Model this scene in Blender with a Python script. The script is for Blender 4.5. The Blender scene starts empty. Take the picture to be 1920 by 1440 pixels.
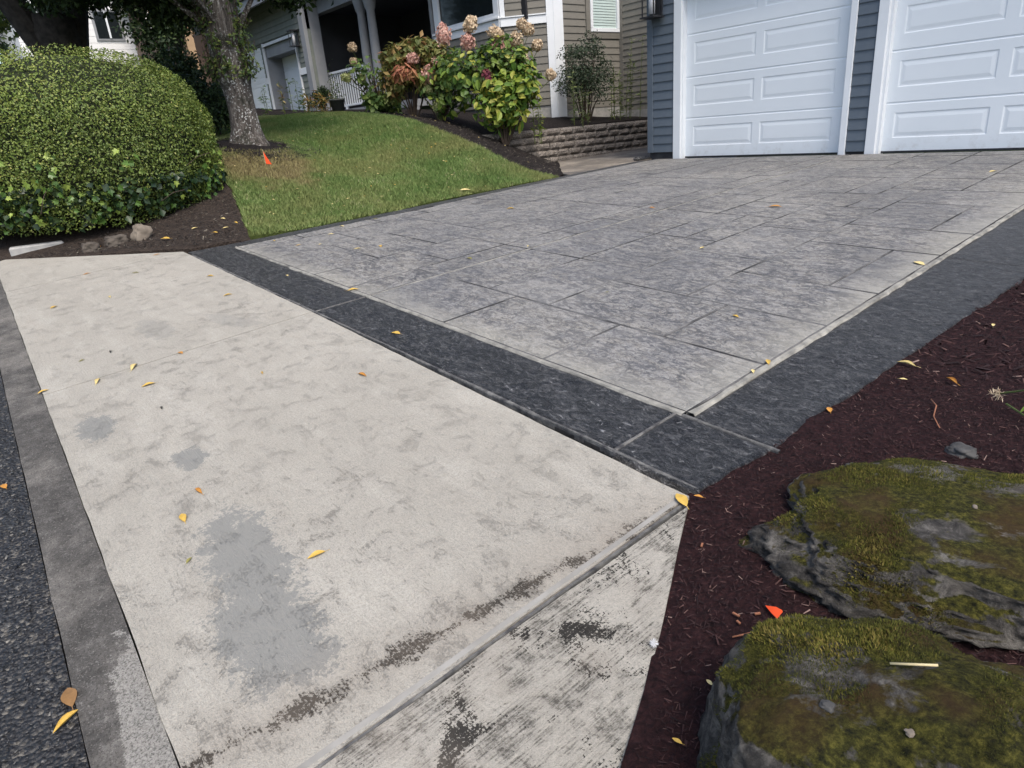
import bpy, bmesh, math, random
import numpy as np
from mathutils import Vector, Matrix, noise as mnoise
random.seed(7); rng = np.random.default_rng(7)
R = math.radians
scn = bpy.context.scene
COL = scn.collection

# ---------------------------------------------------------------- camera (eye at z = 0, street about 1.35 m below)
cam = bpy.data.cameras.new('camera'); camo = bpy.data.objects.new('camera', cam); COL.objects.link(camo)
cam.sensor_width = 36.0; cam.lens = 1250/1920*36; cam.clip_end = 600; cam.clip_start = .05
_r = Vector((.6465963, .75871485, -.07915177)); _d = Vector((.226812, -.29028179, -.92967349)); _f = Vector((-.7283334, .58317087, -.35978076))
camo.matrix_world = Matrix(((_r.x, -_d.x, -_f.x, 0), (_r.y, -_d.y, -_f.y, 0), (_r.z, -_d.z, -_f.z, 0), (0, 0, 0, 1)))
scn.camera = camo
# ---------------------------------------------------------------- sky and sun
SUN_EL, SUN_AZ = 56, 106         # azimuth from +Y towards +X: veiled high sun
world = bpy.data.worlds.new('World'); scn.world = world; world.use_nodes = True
_n = world.node_tree.nodes; _sky = _n.new('ShaderNodeTexSky'); _sky.sky_type = 'NISHITA'; _sky.sun_disc = False
_sky.sun_elevation = R(SUN_EL); _sky.sun_rotation = R(SUN_AZ); _sky.dust_density = 3.0; _sky.air_density = 1.0; _sky.ozone_density = 1.0
world.node_tree.links.new(_sky.outputs[0], _n['Background'].inputs[0]); _n['Background'].inputs[1].default_value = .15
sl = bpy.data.lights.new('sun', 'SUN'); sl.energy = 1.5; sl.angle = R(24); sl.color = (1, .93, .83)
so = bpy.data.objects.new('sun', sl); COL.objects.link(so)
_sd = Vector((math.sin(R(SUN_AZ))*math.cos(R(SUN_EL)), math.cos(R(SUN_AZ))*math.cos(R(SUN_EL)), math.sin(R(SUN_EL))))
so.rotation_euler = (-_sd).to_track_quat('-Z', 'Y').to_euler(); so.location = (0, 0, 30)
scn.view_settings.view_transform = 'Standard'; scn.view_settings.look = 'None'
scn.view_settings.exposure = 0.95; scn.view_settings.gamma = 1; scn.view_settings.use_curve_mapping = False
scn.render.engine = 'CYCLES'

# ---------------------------------------------------------------- node helper
class G:
    def __init__(s, name):
        s.m = bpy.data.materials.new(name); s.m.use_nodes = True; s.t = s.m.node_tree
        s.b = s.t.nodes['Principled BSDF']
    def n(s, typ, ins=(), **pr):
        nd = s.t.nodes.new('ShaderNode' + typ)
        for k, v in pr.items(): setattr(nd, k, v)
        for k, v in (ins.items() if isinstance(ins, dict) else enumerate(ins)):
            if v is None: continue
            if isinstance(v, bpy.types.NodeSocket): s.t.links.new(v, nd.inputs[k])
            else: nd.inputs[k].default_value = v
        return nd
    def pos(s): return s.n('NewGeometry').outputs['Position']
    def obj(s): return s.n('TexCoord').outputs['Object']
    def rand(s): return s.n('ObjectInfo').outputs['Random']
    def attr(s, a): return s.n('Attribute', attribute_name=a, attribute_type='GEOMETRY').outputs['Fac']
    def sc(s, v, x, y, z, rot=0): return s.n('Mapping', {0: v, 2: (0, 0, rot), 3: (x, y, z)}, vector_type='POINT').outputs[0]
    def noise(s, v, scale, det=4, rough=.55, dist=0): return s.n('TexNoise', {'Vector': v, 'Scale': scale, 'Detail': det, 'Roughness': rough, 'Distortion': dist}).outputs['Fac']
    def vor(s, v, scale, feat='F1', out='Distance', rnd=1): return s.n('TexVoronoi', {'Vector': v, 'Scale': scale, 'Randomness': rnd}, feature=feat).outputs[out]
    def ma(s, op, a, b=0.0, c=0.0, clamp=False): return s.n('Math', [a, b, c], operation=op, use_clamp=clamp).outputs[0]
    def ramp(s, f, *st):
        nd = s.n('ValToRGB', [f]); e = nd.color_ramp.elements
        while len(e) < len(st): e.new(.5)
        for el, (p, c) in zip(e, st):
            el.position = p; el.color = (c, c, c, 1) if isinstance(c, (int, float)) else (*c, 1)
        return nd.outputs[0]
    def mix(s, f, a, b, typ='MIX'):
        cv = lambda c: (*c, 1) if isinstance(c, tuple) and len(c) == 3 else c
        nd = s.n('Mix', {0: f, 6: cv(a), 7: cv(b)}, data_type='RGBA', blend_type=typ); return nd.outputs[2]
    def xyz(s, v): return s.n('SeparateXYZ', [v]).outputs
    def bump(s, h, st, dist, nrm=None): return s.n('Bump', {'Height': h, 'Strength': st, 'Distance': dist, 'Normal': nrm}).outputs[0]
    def fin(s, col=None, rough=.8, nrm=None, spec=.35, **k):
        def put(nm, v):
            if v is None: return
            if isinstance(v, bpy.types.NodeSocket): s.t.links.new(v, s.b.inputs[nm])
            else: s.b.inputs[nm].default_value = (*v, 1) if isinstance(v, tuple) and len(v) == 3 else v
        put('Base Color', col); put('Roughness', rough); put('Normal', nrm); put('Specular IOR Level', spec)
        for a, b in k.items(): put(a.replace('_', ' '), b)
        return s.m
M = {}
def simple(name, c1, c2, scale=6, rough=.8, bs=0, bsc=40, det=4, spec=.3, coord='obj', per=0.0, **k):
    g = G(name); v = g.pos() if coord == 'pos' else g.obj()
    col = g.ramp(g.noise(v, scale, det), (.32, c1), (.68, c2))
    if per: col = g.mix(g.ma('MULTIPLY', g.rand(), per), col, tuple(x*.45 for x in c1))
    nr = g.bump(g.noise(v, bsc, 5, .6), bs, .01) if bs else None
    M[name] = g.fin(col, rough, nr, spec, **k); return M[name]

def leafmat(name, stops, rough=.55, trans=.25, coord=None, spec=.3):
    g = G(name); t = g.attr('tint')
    col = g.ramp(t, *stops)
    if coord:
        nz = g.noise(g.pos(), coord, 3); col = g.mix(g.ramp(nz, (.35, 0.0), (.65, .5)), col, tuple(x*.6 for x in stops[0][1]))
    m = g.fin(col, rough, None, spec)
    tr = g.n('BsdfTranslucent', {0: col}).outputs[0]
    mx = g.n('MixShader', {0: trans, 1: g.b.outputs[0], 2: tr}).outputs[0]
    g.t.links.new(mx, g.t.nodes['Material Output'].inputs[0])
    M[name] = m; return m

# ---------------------------------------------------------------- object helpers
def tag(o, label=None, cat=None, group=None, kind=None):
    for k, v in (('label', label), ('category', cat), ('group', group), ('kind', kind)):
        if v: o[k] = v
    return o
def link(name, me, parent=None, loc=None, rot=None, scale=None):
    o = bpy.data.objects.new(name, me); COL.objects.link(o)
    if parent: o.parent = parent
    if loc is not None: o.location = loc
    if rot is not None: o.rotation_euler = rot
    if scale is not None: o.scale = scale if hasattr(scale, '__len__') else (scale,)*3
    return o
def empty(name, loc=(0, 0, 0), label=None, cat=None, group=None, rz=0, kind=None):
    o = link(name, None, None, loc, (0, 0, rz)); o.empty_display_size = .1
    return tag(o, label, cat, group, kind)
def mesh(name, V, F, mat=None, smooth=False, tint=None):
    me = bpy.data.meshes.new(name)
    V = np.asarray(V, dtype=np.float32)
    if isinstance(F, np.ndarray):
        k = F.shape[1]; me.vertices.add(len(V)); me.vertices.foreach_set('co', V.ravel())
        me.loops.add(F.size); me.loops.foreach_set('vertex_index', F.astype(np.int32).ravel())
        me.polygons.add(len(F)); me.polygons.foreach_set('loop_start', np.arange(0, F.size, k, dtype=np.int32))
        me.update(calc_edges=True)
    else: me.from_pydata(V.tolist(), [], F)
    if tint is not None:
        a = me.attributes.new('tint', 'FLOAT', 'POINT'); a.data.foreach_set('value', np.asarray(tint, dtype=np.float32))
    if mat: me.materials.append(M[mat])
    if smooth: me.polygons.foreach_set('use_smooth', [True]*len(me.polygons))
    me.update(); return me
class MB:                                   # collects shapes into ONE mesh
    def __init__(s): s.v = []; s.f = []
    def add(s, V, F):
        b = len(s.v); s.v += [tuple(map(float, p)) for p in V]; s.f += [tuple(i+b for i in f) for f in F]; return s
    def box(s, x0, y0, z0, x1, y1, z1, bev=0):
        x0, x1 = min(x0, x1), max(x0, x1); y0, y1 = min(y0, y1), max(y0, y1); z0, z1 = min(z0, z1), max(z0, z1)
        return s.add([(x0,y0,z0),(x1,y0,z0),(x1,y1,z0),(x0,y1,z0),(x0,y0,z1),(x1,y0,z1),(x1,y1,z1),(x0,y1,z1)],
                     [(0,3,2,1),(4,5,6,7),(0,1,5,4),(1,2,6,5),(2,3,7,6),(3,0,4,7)])
    def obox(s, c, ax, hx, hy, z0, z1):     # box turned about z: ax = direction of its length
        ax = Vector(ax).normalized(); n = Vector((-ax.y, ax.x)); P = []
        for z in (z0, z1):
            for a, b in ((-1,-1),(1,-1),(1,1),(-1,1)): P.append((c[0]+ax.x*hx*a+n.x*hy*b, c[1]+ax.y*hx*a+n.y*hy*b, z))
        return s.add(P, [(0,3,2,1),(4,5,6,7),(0,1,5,4),(1,2,6,5),(2,3,7,6),(3,0,4,7)])
    def tube(s, pts, rad, seg=8, cap=True):
        pts = [Vector(p) for p in pts]; n = len(pts); rs = rad if hasattr(rad, '__len__') else [rad]*n
        b = len(s.v); u = None
        for i, p in enumerate(pts):
            t = (pts[min(i+1, n-1)]-pts[max(i-1, 0)]).normalized()
            if u is None: u = t.orthogonal().normalized()
            u = (u - t*u.dot(t)).normalized(); w = t.cross(u)
            for k in range(seg):
                a = 2*math.pi*k/seg; q = p+(u*math.cos(a)+w*math.sin(a))*rs[i]; s.v.append(tuple(q))
        for i in range(n-1):
            for k in range(seg):
                k2 = (k+1) % seg; s.f.append((b+i*seg+k, b+i*seg+k2, b+(i+1)*seg+k2, b+(i+1)*seg+k))
        if cap: s.f.append(tuple(b+k for k in reversed(range(seg)))); s.f.append(tuple(b+(n-1)*seg+k for k in range(seg)))
        return s
    def lathe(s, prof, seg=16, c=(0, 0)):
        b = len(s.v)
        for r, z in prof:
            for k in range(seg):
                a = 2*math.pi*k/seg; s.v.append((c[0]+r*math.cos(a), c[1]+r*math.sin(a), z))
        for i in range(len(prof)-1):
            for k in range(seg):
                k2 = (k+1) % seg; s.f.append((b+i*seg+k, b+i*seg+k2, b+(i+1)*seg+k2, b+(i+1)*seg+k))
        return s
    def build(s, name, mat, parent=None, smooth=False, loc=None, bevel=0, rot=None):
        me = mesh(name, s.v, s.f, mat, smooth)
        if bevel:
            bm = bmesh.new(); bm.from_mesh(me); bmesh.ops.bevel(bm, geom=bm.edges[:], offset=bevel, segments=1, affect='EDGES'); bm.to_mesh(me); bm.free()
        return link(name, me, parent, loc, rot)

def leaves(P, Nn, L, W, jit=.5, fold=.25, up=.0, droop=0.0, rg=rng):
    """rhombic leaves with a fold along the midrib: P base points, Nn rough direction the blade faces"""
    n = len(P); P = np.asarray(P, float)
    Nn = np.asarray(Nn, float) + rg.normal(0, jit, (n, 3)); Nn[:, 2] += up
    Nn /= np.linalg.norm(Nn, axis=1, keepdims=True)+1e-9
    T = rg.normal(0, 1, (n, 3)); T[:, 2] -= droop; T -= (T*Nn).sum(1, keepdims=True)*Nn; T /= np.linalg.norm(T, axis=1, keepdims=True)+1e-9
    B = np.cross(Nn, T)
    L = np.asarray(L)*np.ones(n); W = np.asarray(W)*np.ones(n); L = L[:, None]; W = W[:, None]
    mid = P+T*L*.45
    V = np.stack([P, mid+B*W*.5+Nn*W*fold, P+T*L, mid-B*W*.5+Nn*W*fold], 1).reshape(-1, 3)
    b = np.arange(n)[:, None]*4
    F = np.concatenate([b+np.array([[0, 2, 1]]), b+np.array([[0, 3, 2]])], 1).reshape(-1, 3)
    return V, F
def leafmesh(name, P, Nn, L, W, mat, tint=None, **k):
    V, F = leaves(P, Nn, L, W, **k); n = len(P)
    t = rng.random(n) if tint is None else np.asarray(tint)
    return mesh(name, V, F, mat, False, np.repeat(t, 4))
def nz(p, s): return mnoise.noise(Vector(p)*s)
def inpoly(x, y, poly):
    x = np.asarray(x); y = np.asarray(y); c = np.zeros(x.shape, bool); n = len(poly)
    for i in range(n):
        x1, y1 = poly[i]; x2, y2 = poly[i-1]
        if y1 == y2: continue
        c ^= ((y1 > y) != (y2 > y)) & (x < (x2-x1)*(y-y1)/(y2-y1)+x1)
    return c
def ragged(poly, step, amp, seed=0):
    out = []
    for i in range(len(poly)):
        a = Vector(poly[i]); b = Vector(poly[(i+1) % len(poly)]); k = max(1, int((b-a).length/step))
        for j in range(k):
            p = a.lerp(b, j/k); out.append((p.x+amp*nz((p.x*7+seed, p.y*7, .3), 1), p.y+amp*nz((p.x*7, p.y*7+seed, 5.3), 1)))
    return out

# ---------------------------------------------------------------- heights (z relative to the eye)
def zD(X, Y):                     # driveway: twisted, level along the garage, following the street grade at the front
    X = np.asarray(X, float); Y = np.asarray(Y, float)
    return -.71+.045*(Y-9.6)-.06*np.maximum(0, (9.6-Y)/8)*(X+4.2)
def zA(X, Y): return zD(X, 1.75)+.06*(np.asarray(Y, float)-1.75)
def zS(X, Y): return np.where(np.asarray(Y) > 1.75, zD(X, Y), zA(X, Y))
def zMb(X, Y): return zS(np.minimum(X, -1.1), Y)-.012
def zM(X, Y):
    X = np.asarray(X, float); Y = np.asarray(Y, float)
    return zMb(X, Y)+.10*np.clip((X+.6)/2.5, 0, 1)*np.clip(Y-1, 0, 1)
def XL(Y): return -6.88-.1*np.clip((np.asarray(Y)-2.2)/2, 0, 1)-.52*np.clip((np.asarray(Y)-4.2)/5.2, 0, 1)     # left edge of the stamped field
class RBF:
    def __init__(s, pts):
        s.p = np.array(pts, float); n = len(s.p); A = np.zeros((n+3, n+3))
        d = np.hypot(s.p[:, None, 0]-s.p[None, :, 0], s.p[:, None, 1]-s.p[None, :, 1])
        A[:n, :n] = s.k(d)+np.eye(n)*.02; A[:n, n] = 1; A[:n, n+1:] = s.p[:, :2]; A[n, :n] = 1; A[n+1:, :n] = s.p[:, :2].T
        s.w = np.linalg.solve(A, np.r_[s.p[:, 2], 0, 0, 0])
    def k(s, d): return np.where(d > 0, d*d*np.log(np.maximum(d, 1e-9)), 0)
    def __call__(s, X, Y):
        X = np.asarray(X, float); Y = np.asarray(Y, float); sh = X.shape; X = X.ravel(); Y = Y.ravel(); n = len(s.p)
        d = np.hypot(X[:, None]-s.p[None, :, 0], Y[:, None]-s.p[None, :, 1])
        return (s.k(d)@s.w[:n]+s.w[n]+s.w[n+1]*X+s.w[n+2]*Y).reshape(sh)
_edge = [(float(XL(y))-.2, y, float(zD(XL(y)-.2, y))-.0) for y in (1.9, 2.6, 3.4, 4.2, 5, 6, 7.2, 8.2)]
HL = RBF(_edge+[(-8.2, .85, -.90), (-8.9, .2, -.90), (-8.6, 1.5, -.76), (-9.5, 1.6, -.58), (-9.6, .3, -.78), (-9.6, 3.67, -.25), (-9.1, 3.0, -.41),
    (-10.8, 3.94, .1), (-11, 4.7, .0), (-12, 5.2, .22), (-9.1, 7.03, -.28), (-11, 6.9, .25), (-12.2, 6.9, .41), (-13.2, 6.9, .5), (-10, 5.4, -.22), (-8.3, 5.2, -.6),
    (-9.9, 8.0, -.2), (-9.3, 8.6, -.62), (-8.6, 8.2, -.73), (-8.0, 8.4, -.74), (-9.6, 9.3, -.75), (-9.0, 8.8, -.74), (-7.7, 7.6, -.76), (-14.5, 8, .6), (-17, 7.5, .72), (-18, 5.5, .68), (-21, 8.8, .84), (-24, 7, 1.0), (-13, 1.0, -.4), (-13.5, 3.5, .2),
    (-18, .3, -.1), (-25, .3, .4), (-26, 4, .9)])
HB = RBF([(-9.9, 8.0, -.2), (-9.95, 10, -.12), (-9.95, 12.8, -.1), (-11.2, 11, .08), (-11.2, 12.8, .0), (-12, 10, .2), (-11, 7.4, .2), (-12.2, 7.2, .42), (-14.5, 8, .6), (-14.4, 10, .5), (-17, 9.2, .72), (-18.6, 9.3, .8), (-17, 7.5, .72), (-13.2, 7.2, .52)])
def H(X, Y):
    X = np.asarray(X, float); Y = np.asarray(Y, float)
    return np.where((X < -9.92) & (Y > 7.9), HB(X, Y), HL(X, Y))
def sheet(name, poly, hf, cell, mat, lift=0.0, skirt=.15, kind='structure', label=None, cat=None, bumpy=0.0):
    """ground sheet: a grid cut to an outline, with a skirt"""
    bm = bmesh.new(); ring = [bm.verts.new((x, y, 0)) for x, y in poly]; bm.faces.new(ring)
    xs = [p[0] for p in poly]; ys = [p[1] for p in poly]
    for ax, lo, hi in ((0, min(xs), max(xs)), (1, min(ys), max(ys))):
        k = int((hi-lo)/cell)
        for i in range(1, k+1):
            co = (lo+i*cell+1e-4, 0, 0) if ax == 0 else (0, lo+i*cell+1e-4, 0)
            bmesh.ops.bisect_plane(bm, geom=bm.verts[:]+bm.edges[:]+bm.faces[:], plane_co=co, plane_no=(1, 0, 0) if ax == 0 else (0, 1, 0))
    bm.normal_update()
    if bm.faces[:][0].normal.z < 0: bmesh.ops.reverse_faces(bm, faces=bm.faces[:])
    z = hf(np.array([v.co.x for v in bm.verts]), np.array([v.co.y for v in bm.verts]))
    for v, q in zip(bm.verts, z): v.co.z = float(q)+lift+(bumpy*nz((v.co.x, v.co.y, 1.7), 6) if bumpy else 0)
    if skirt:
        be = [e for e in bm.edges if e.is_boundary]; r = bmesh.ops.extrude_edge_only(bm, edges=be)
        for v in r['geom']:
            if isinstance(v, bmesh.types.BMVert): v.co.z -= skirt
    me = bpy.data.meshes.new(name); bm.to_mesh(me); bm.free(); me.materials.append(M[mat])
    me.polygons.foreach_set('use_smooth', [not skirt]*len(me.polygons)); me.update()
    o = link(name, me); return tag(o, label, cat, None, kind)

# ---------------------------------------------------------------- materials: paving and ground
def ell(g, xy, cx, cy, rx, ry, rot=0):
    x = g.ma('SUBTRACT', xy[0], cx); y = g.ma('SUBTRACT', xy[1], cy); c, s = math.cos(rot), math.sin(rot)
    u = g.ma('ADD', g.ma('MULTIPLY', x, c/rx), g.ma('MULTIPLY', y, s/rx)); v = g.ma('ADD', g.ma('MULTIPLY', x, -s/ry), g.ma('MULTIPLY', y, c/ry))
    return g.ma('SQRT', g.ma('ADD', g.ma('MULTIPLY', u, u), g.ma('MULTIPLY', v, v)))
def concrete(name, wing=False):
    g = G(name); p = g.pos(); xy = g.xyz(p)
    big = g.noise(p, 1.3, 3); mid = g.noise(p, 9, 7, .75, .4); fine = g.noise(p, 120, 4, .8); grit = g.noise(p, 260, 2, .7)
    if wing: br = g.noise(g.sc(p, 130, 7, 40, R(-32)), 1.6, 4, .65)
    else: br = g.noise(g.sc(p, 6, 120, 40), 1.6, 4, .65)
    col = g.ramp(big, (.3, (0.3384, 0.3175, 0.2713)), (.7, (0.3941, 0.3713, 0.3192)))
    wx = g.noise(g.sc(p, 1, 3.2, 1), 2.2, 5, .65)
    col = g.mix(g.ramp(wx, (.5, 0.0), (.68, .55)), col, (0.4455, 0.4225, 0.3671))                 # pale etched skin
    pit = g.ma('ADD', g.ma('MULTIPLY', mid, .55), g.ma('ADD', g.ma('MULTIPLY', fine, .35 if wing else .5), g.ma('MULTIPLY', br, .32 if wing else .15)))
    col = g.mix(g.ramp(g.ma('ADD', g.ma('MULTIPLY', fine, .6), g.ma('MULTIPLY', grit, .4)), (.38, .55), (.56, .0)), col, (0.1542, 0.147, 0.1317)); spk = g.ramp(pit, (.64 if not wing else .60, 0.0), (.71, 1.0))
    area = g.ramp(g.noise(p, 1.1, 4, .6), (.40, .08), (.62, .62))
    col = g.mix(g.ma('MULTIPLY', spk, area if not wing else .95), col, (0.1371, 0.1277, 0.1117) if not wing else (0.07283, 0.0672, 0.05746))
    if not wing:
        rag = g.ma('ADD', g.ma('MULTIPLY', g.ma('SUBTRACT', g.noise(p, 11, 8, .82, .3), .5), 2.6), g.ma('MULTIPLY', g.ma('SUBTRACT', g.noise(p, 70, 4, .8), .5), 1.3)); tot = None
        for a in ((-3.58, .29, .16, .09, 0), (-2.9, .53, .1, .075, 0), (-2.05, .46, .34, .13, -.1), (-1.68, .38, .26, .15, .1), (-4.9, .9, .3, .1, 0), (-4.6, 1.3, .3, .08, .3)):
            e = g.ma('ADD', ell(g, xy, *a), rag); k = g.ramp(e, (.90, .85 if a[0] > -4 else .3), (.97, 0.0))
            tot = k if tot is None else g.ma('MAXIMUM', tot, k)
        col = g.mix(tot, col, (0.2013, 0.2016, 0.1875))
        # mildew streak running beside the flare joint
        dx = g.ma('ABSOLUTE', g.ma('SUBTRACT', g.ma('SUBTRACT', xy[0], g.ma('MULTIPLY', xy[1], .135)), -1.42))
        w = g.ma('ADD', g.ma('DIVIDE', dx, .042), g.ma('MULTIPLY', g.ma('SUBTRACT', g.noise(p, 8, 7, .74), .50), 6.0))
        w = g.ma('ADD', w, g.ma('MULTIPLY', g.ma('SUBTRACT', xy[1], .9), .35)); m = g.ramp(w, (.0, 1.0), (1.1, 0.0)); col = g.mix(g.ma('MULTIPLY', m, .25), col, (.13, .115, .095))
        sp2 = g.ma('ADD', g.ma('MULTIPLY', m, .66), g.ma('ADD', g.ma('MULTIPLY', g.ma('SUBTRACT', g.noise(p, 130, 4, .75), .5), 2.3), g.ma('MULTIPLY', g.ma('SUBTRACT', br, .5), .9)))
        col = g.mix(g.ma('MULTIPLY', g.ramp(sp2, (.44, 0.0), (.56, .97)), g.ramp(m, (.02, 0.0), (.15, 1.0))), col, (.014, .012, .010))
        hz = g.ramp(g.ma('DIVIDE', dx, .2), (.0, .55), (1, 0.0)); col = g.mix(g.ma('MULTIPLY', hz, g.noise(p, 5, 4)), col, (0.2142, 0.1806, 0.1436))
    else:
        m = g.ramp(g.noise(p, 5.5, 6, .7, .6), (.50, 0.0), (.68, 1.0)); sp2 = g.ma('ADD', g.ma('MULTIPLY', m, .8), g.ma('ADD', g.ma('MULTIPLY', g.ma('SUBTRACT', g.noise(p, 150, 3, .7), .5), 2.2), g.ma('MULTIPLY', g.ma('SUBTRACT', br, .5), 1.2)))
        col = g.mix(g.ramp(sp2, (.44, 0.0), (.56, .94)), col, (.014, .0125, .011))
        col = g.mix(g.ramp(g.noise(p, 3, 3), (.5, 0.0), (.7, .35)), col, (0.2313, 0.1974, 0.1596))
    crk = g.ramp(g.vor(g.sc(p, 1, 1, .2), 1.1, 'DISTANCE_TO_EDGE'), (.0, .16), (.004, 0.0)); col = g.mix(crk, col, (0.257, 0.2436, 0.2155))
    h = g.ma('ADD', g.ma('MULTIPLY', br, .6), g.ma('MULTIPLY', fine, .5))
    h = g.ma('ADD', h, g.ma('MULTIPLY', grit, .4)); M[name] = g.fin(col, .92, g.bump(g.ma('SUBTRACT', h, g.ma('MULTIPLY', spk, .4)), .9, .008), .2)
concrete('apron'); concrete('apron_wing', True)

def stamped(name, dark=False):
    g = G(name); p = g.pos(); xy = g.xyz(p)
    st = g.noise(g.sc(p, 2.2, 5.5, 1, R(35)), 1.25, 7, .66, 1.1); mid = g.noise(p, 10, 6, .7, .6); fine = g.noise(p, 95, 4, .7); sl = g.noise(g.sc(p, 5, 16, 6, R(38)), 2.2, 6, .7, 1.4)
    if dark:
        fb_ = g.noise(g.sc(p, 5, 10, 4, R(38)), 2.0, 10, .72, 1.8); fc_ = g.noise(g.sc(p, 13, 26, 12, R(38)), 2.0, 8, .74, 1.4); gr = g.noise(p, 210, 3, .75)
        col = g.ramp(st, (.36, (0.03604, 0.03658, 0.04118)), (.62, (0.08008, 0.08085, 0.08593)))
        col = g.mix(g.ramp(fb_, (.42, .9), (.45, .0)), col, (0.01001, 0.01059, 0.01253)); col = g.mix(g.ramp(fb_, (.53, .0), (.555, .6)), col, (0.1902, 0.1887, 0.1898))  # crevice shadows and flake highlights are painted into the colour
        col = g.mix(g.ramp(fc_, (.42, .85), (.46, .0)), col, (0.01001, 0.01059, 0.01253)); col = g.mix(g.ramp(fc_, (.56, .0), (.60, .75)), col, (0.2603, 0.2599, 0.2595))
        col = g.mix(g.ramp(gr, (.40, .5), (.47, .0)), col, (0.01201, 0.01155, 0.01253)); col = g.mix(g.ramp(gr, (.56, .0), (.62, .6)), col, (0.2402, 0.2387, 0.2363))
        sl = g.ma('ADD', g.ma('MULTIPLY', g.ramp(fb_, (.42, 0.0), (.56, 1.0)), .7), g.ma('MULTIPLY', g.ramp(fc_, (.43, 0.0), (.58, 1.0)), .5))
        # sky reflection painted into the colour, paler toward the side band's far end
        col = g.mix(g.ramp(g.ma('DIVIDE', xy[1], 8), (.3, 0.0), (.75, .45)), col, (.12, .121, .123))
        M[name] = g.fin(col, g.ramp(mid, (.3, .34), (.7, .55)), g.bump(g.ma('ADD', g.ma('MULTIPLY', sl, 1.0), g.ma('MULTIPLY', fine, .35)), 1.0, .03), .5)
        return
    fa = g.noise(g.sc(p, 2.2, 4.2, 1, R(38)), 1.5, 9, .62, 1.6); fb_ = g.noise(g.sc(p, 4, 9, 3, R(38)), 2.1, 9, .68, 1.2); fc_ = g.noise(g.sc(p, 14, 26, 12, R(38)), 2.0, 6, .7, .8); gr = g.noise(p, 230, 3, .75)
    col = g.ramp(fa, (.36, (0.09446, 0.09441, 0.0997)), (.47, (0.1272, 0.1223, 0.1194)), (.52, (0.1765, 0.1649, 0.146)), (.64, (0.2258, 0.209, 0.177)))
    col = g.mix(g.ramp(fb_, (.50, .0), (.53, .75), (.60, .3), (.64, .8)), col, (.33, .322, .30))
    col = g.mix(g.ramp(fb_, (.41, .85), (.455, .0)), col, (.055, .057, .062))
    col = g.mix(g.ramp(fc_, (.42, .8), (.465, .0)), col, (.05, .051, .055)); col = g.mix(g.ramp(fc_, (.55, .0), (.59, .6)), col, (.36, .352, .33))
    col = g.mix(g.ramp(gr, (.50, .0), (.60, .55)), col, (0.05748, 0.05418, 0.05266)); col = g.mix(g.ramp(gr, (.36, .5), (.43, .0)), col, (0.3038, 0.2825, 0.2457))
    wv = g.n('VectorMath', [g.n('TexNoise', {'Vector': p, 'Scale': 7.0, 'Detail': 5, 'Roughness': .65}).outputs['Color'], (.28, .28, .28)], operation='MULTIPLY').outputs[0]
    pw = g.n('VectorMath', [p, wv], operation='ADD').outputs[0]; cr_ = g.ramp(g.vor(g.sc(pw, 1, 1.7, 1, R(38)), 6.5, 'DISTANCE_TO_EDGE'), (.0, 1.0), (.06, .0)); cr_ = g.ma('MULTIPLY', cr_, g.ramp(g.noise(p, 5, 4), (.40, 0.0), (.52, .9)))
    col = g.mix(cr_, col, (.055, .055, .058)); bigm = g.noise(p, .9, 4, .6); col = g.mix(g.ramp(bigm, (.40, .3), (.52, 0.0)), col, (.07, .072, .078)); col = g.mix(g.ramp(bigm, (.5, 0.0), (.66, .22)), col, (.34, .33, .30))
    sl = g.ma('SUBTRACT', g.ma('ADD', g.ma('MULTIPLY', fb_, .8), g.ma('MULTIPLY', fc_, .5)), g.ma('MULTIPLY', cr_, .25))
    # release colour worn away along the free edges: pale, slightly yellow concrete
    er = g.ma('ADD', g.ma('SUBTRACT', -1.52, xy[0]), g.ma('MULTIPLY', g.ma('SUBTRACT', g.noise(p, 3, 5, .7), .5), .5))
    ef = g.ma('ADD', g.ma('SUBTRACT', xy[1], 2.15), g.ma('MULTIPLY', g.ma('SUBTRACT', g.noise(p, 3.4, 5, .7), .5), .5))
    e = g.ma('MINIMUM', er, g.ma('ADD', ef, .05)); col = g.mix(g.ramp(e, (.0, .7), (.3, .0)), col, (.34, .325, .275))
    col = g.mix(g.ramp(g.ma('SUBTRACT', g.rand(), .0), (.0, .0), (1, .16)), col, (.16, .165, .18))
    M[name] = g.fin(col, .62, g.bump(g.ma('ADD', g.ma('MULTIPLY', sl, 1.0), g.ma('MULTIPLY', fine, .45)), .85, .016), .4)
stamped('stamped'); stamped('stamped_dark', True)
simple('joint_bed', (.015, .015, .016), (.05, .048, .047), 30, .9, .3, 90, coord='pos')
simple('edge_pale', (.13, .127, .115), (.30, .29, .255), 14, .9, .5, 70, 6, coord='pos')
simple('edge_rough', (.035, .035, .038), (.16, .157, .147), 22, .9, .8, 60, 7, coord='pos')

g = G('asphalt'); p = g.pos(); v = g.vor(p, 75); vc = g.vor(p, 75, 'F1', 'Color')
col = g.ramp(g.noise(p, 60, 5, .8), (.35, (0.005724, 0.0054, 0.005796)), (.6, (0.02147, 0.02025, 0.01987)), (.75, (0.06201, 0.0576, 0.05175)))
col = g.mix(g.ramp(g.xyz(vc)[0], (.86, 0.0), (.93, .8)), col, (0.124, 0.1125, 0.09315))
M['asphalt'] = g.fin(col, .5, g.bump(g.ma('ADD', g.ma('MULTIPLY', g.ma('SUBTRACT', 1.0, v), 1.0), g.noise(p, 40, 5, .7)), .95, .012), .5)
g = G('gutter'); p = g.pos(); xy = g.xyz(p)
col = g.ramp(g.noise(p, 20, 7, .75), (.3, (0.036, 0.03384, 0.03024)), (.55, (0.0828, 0.07776, 0.07056)), (.75, (0.1728, 0.1656, 0.1512)))
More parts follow.
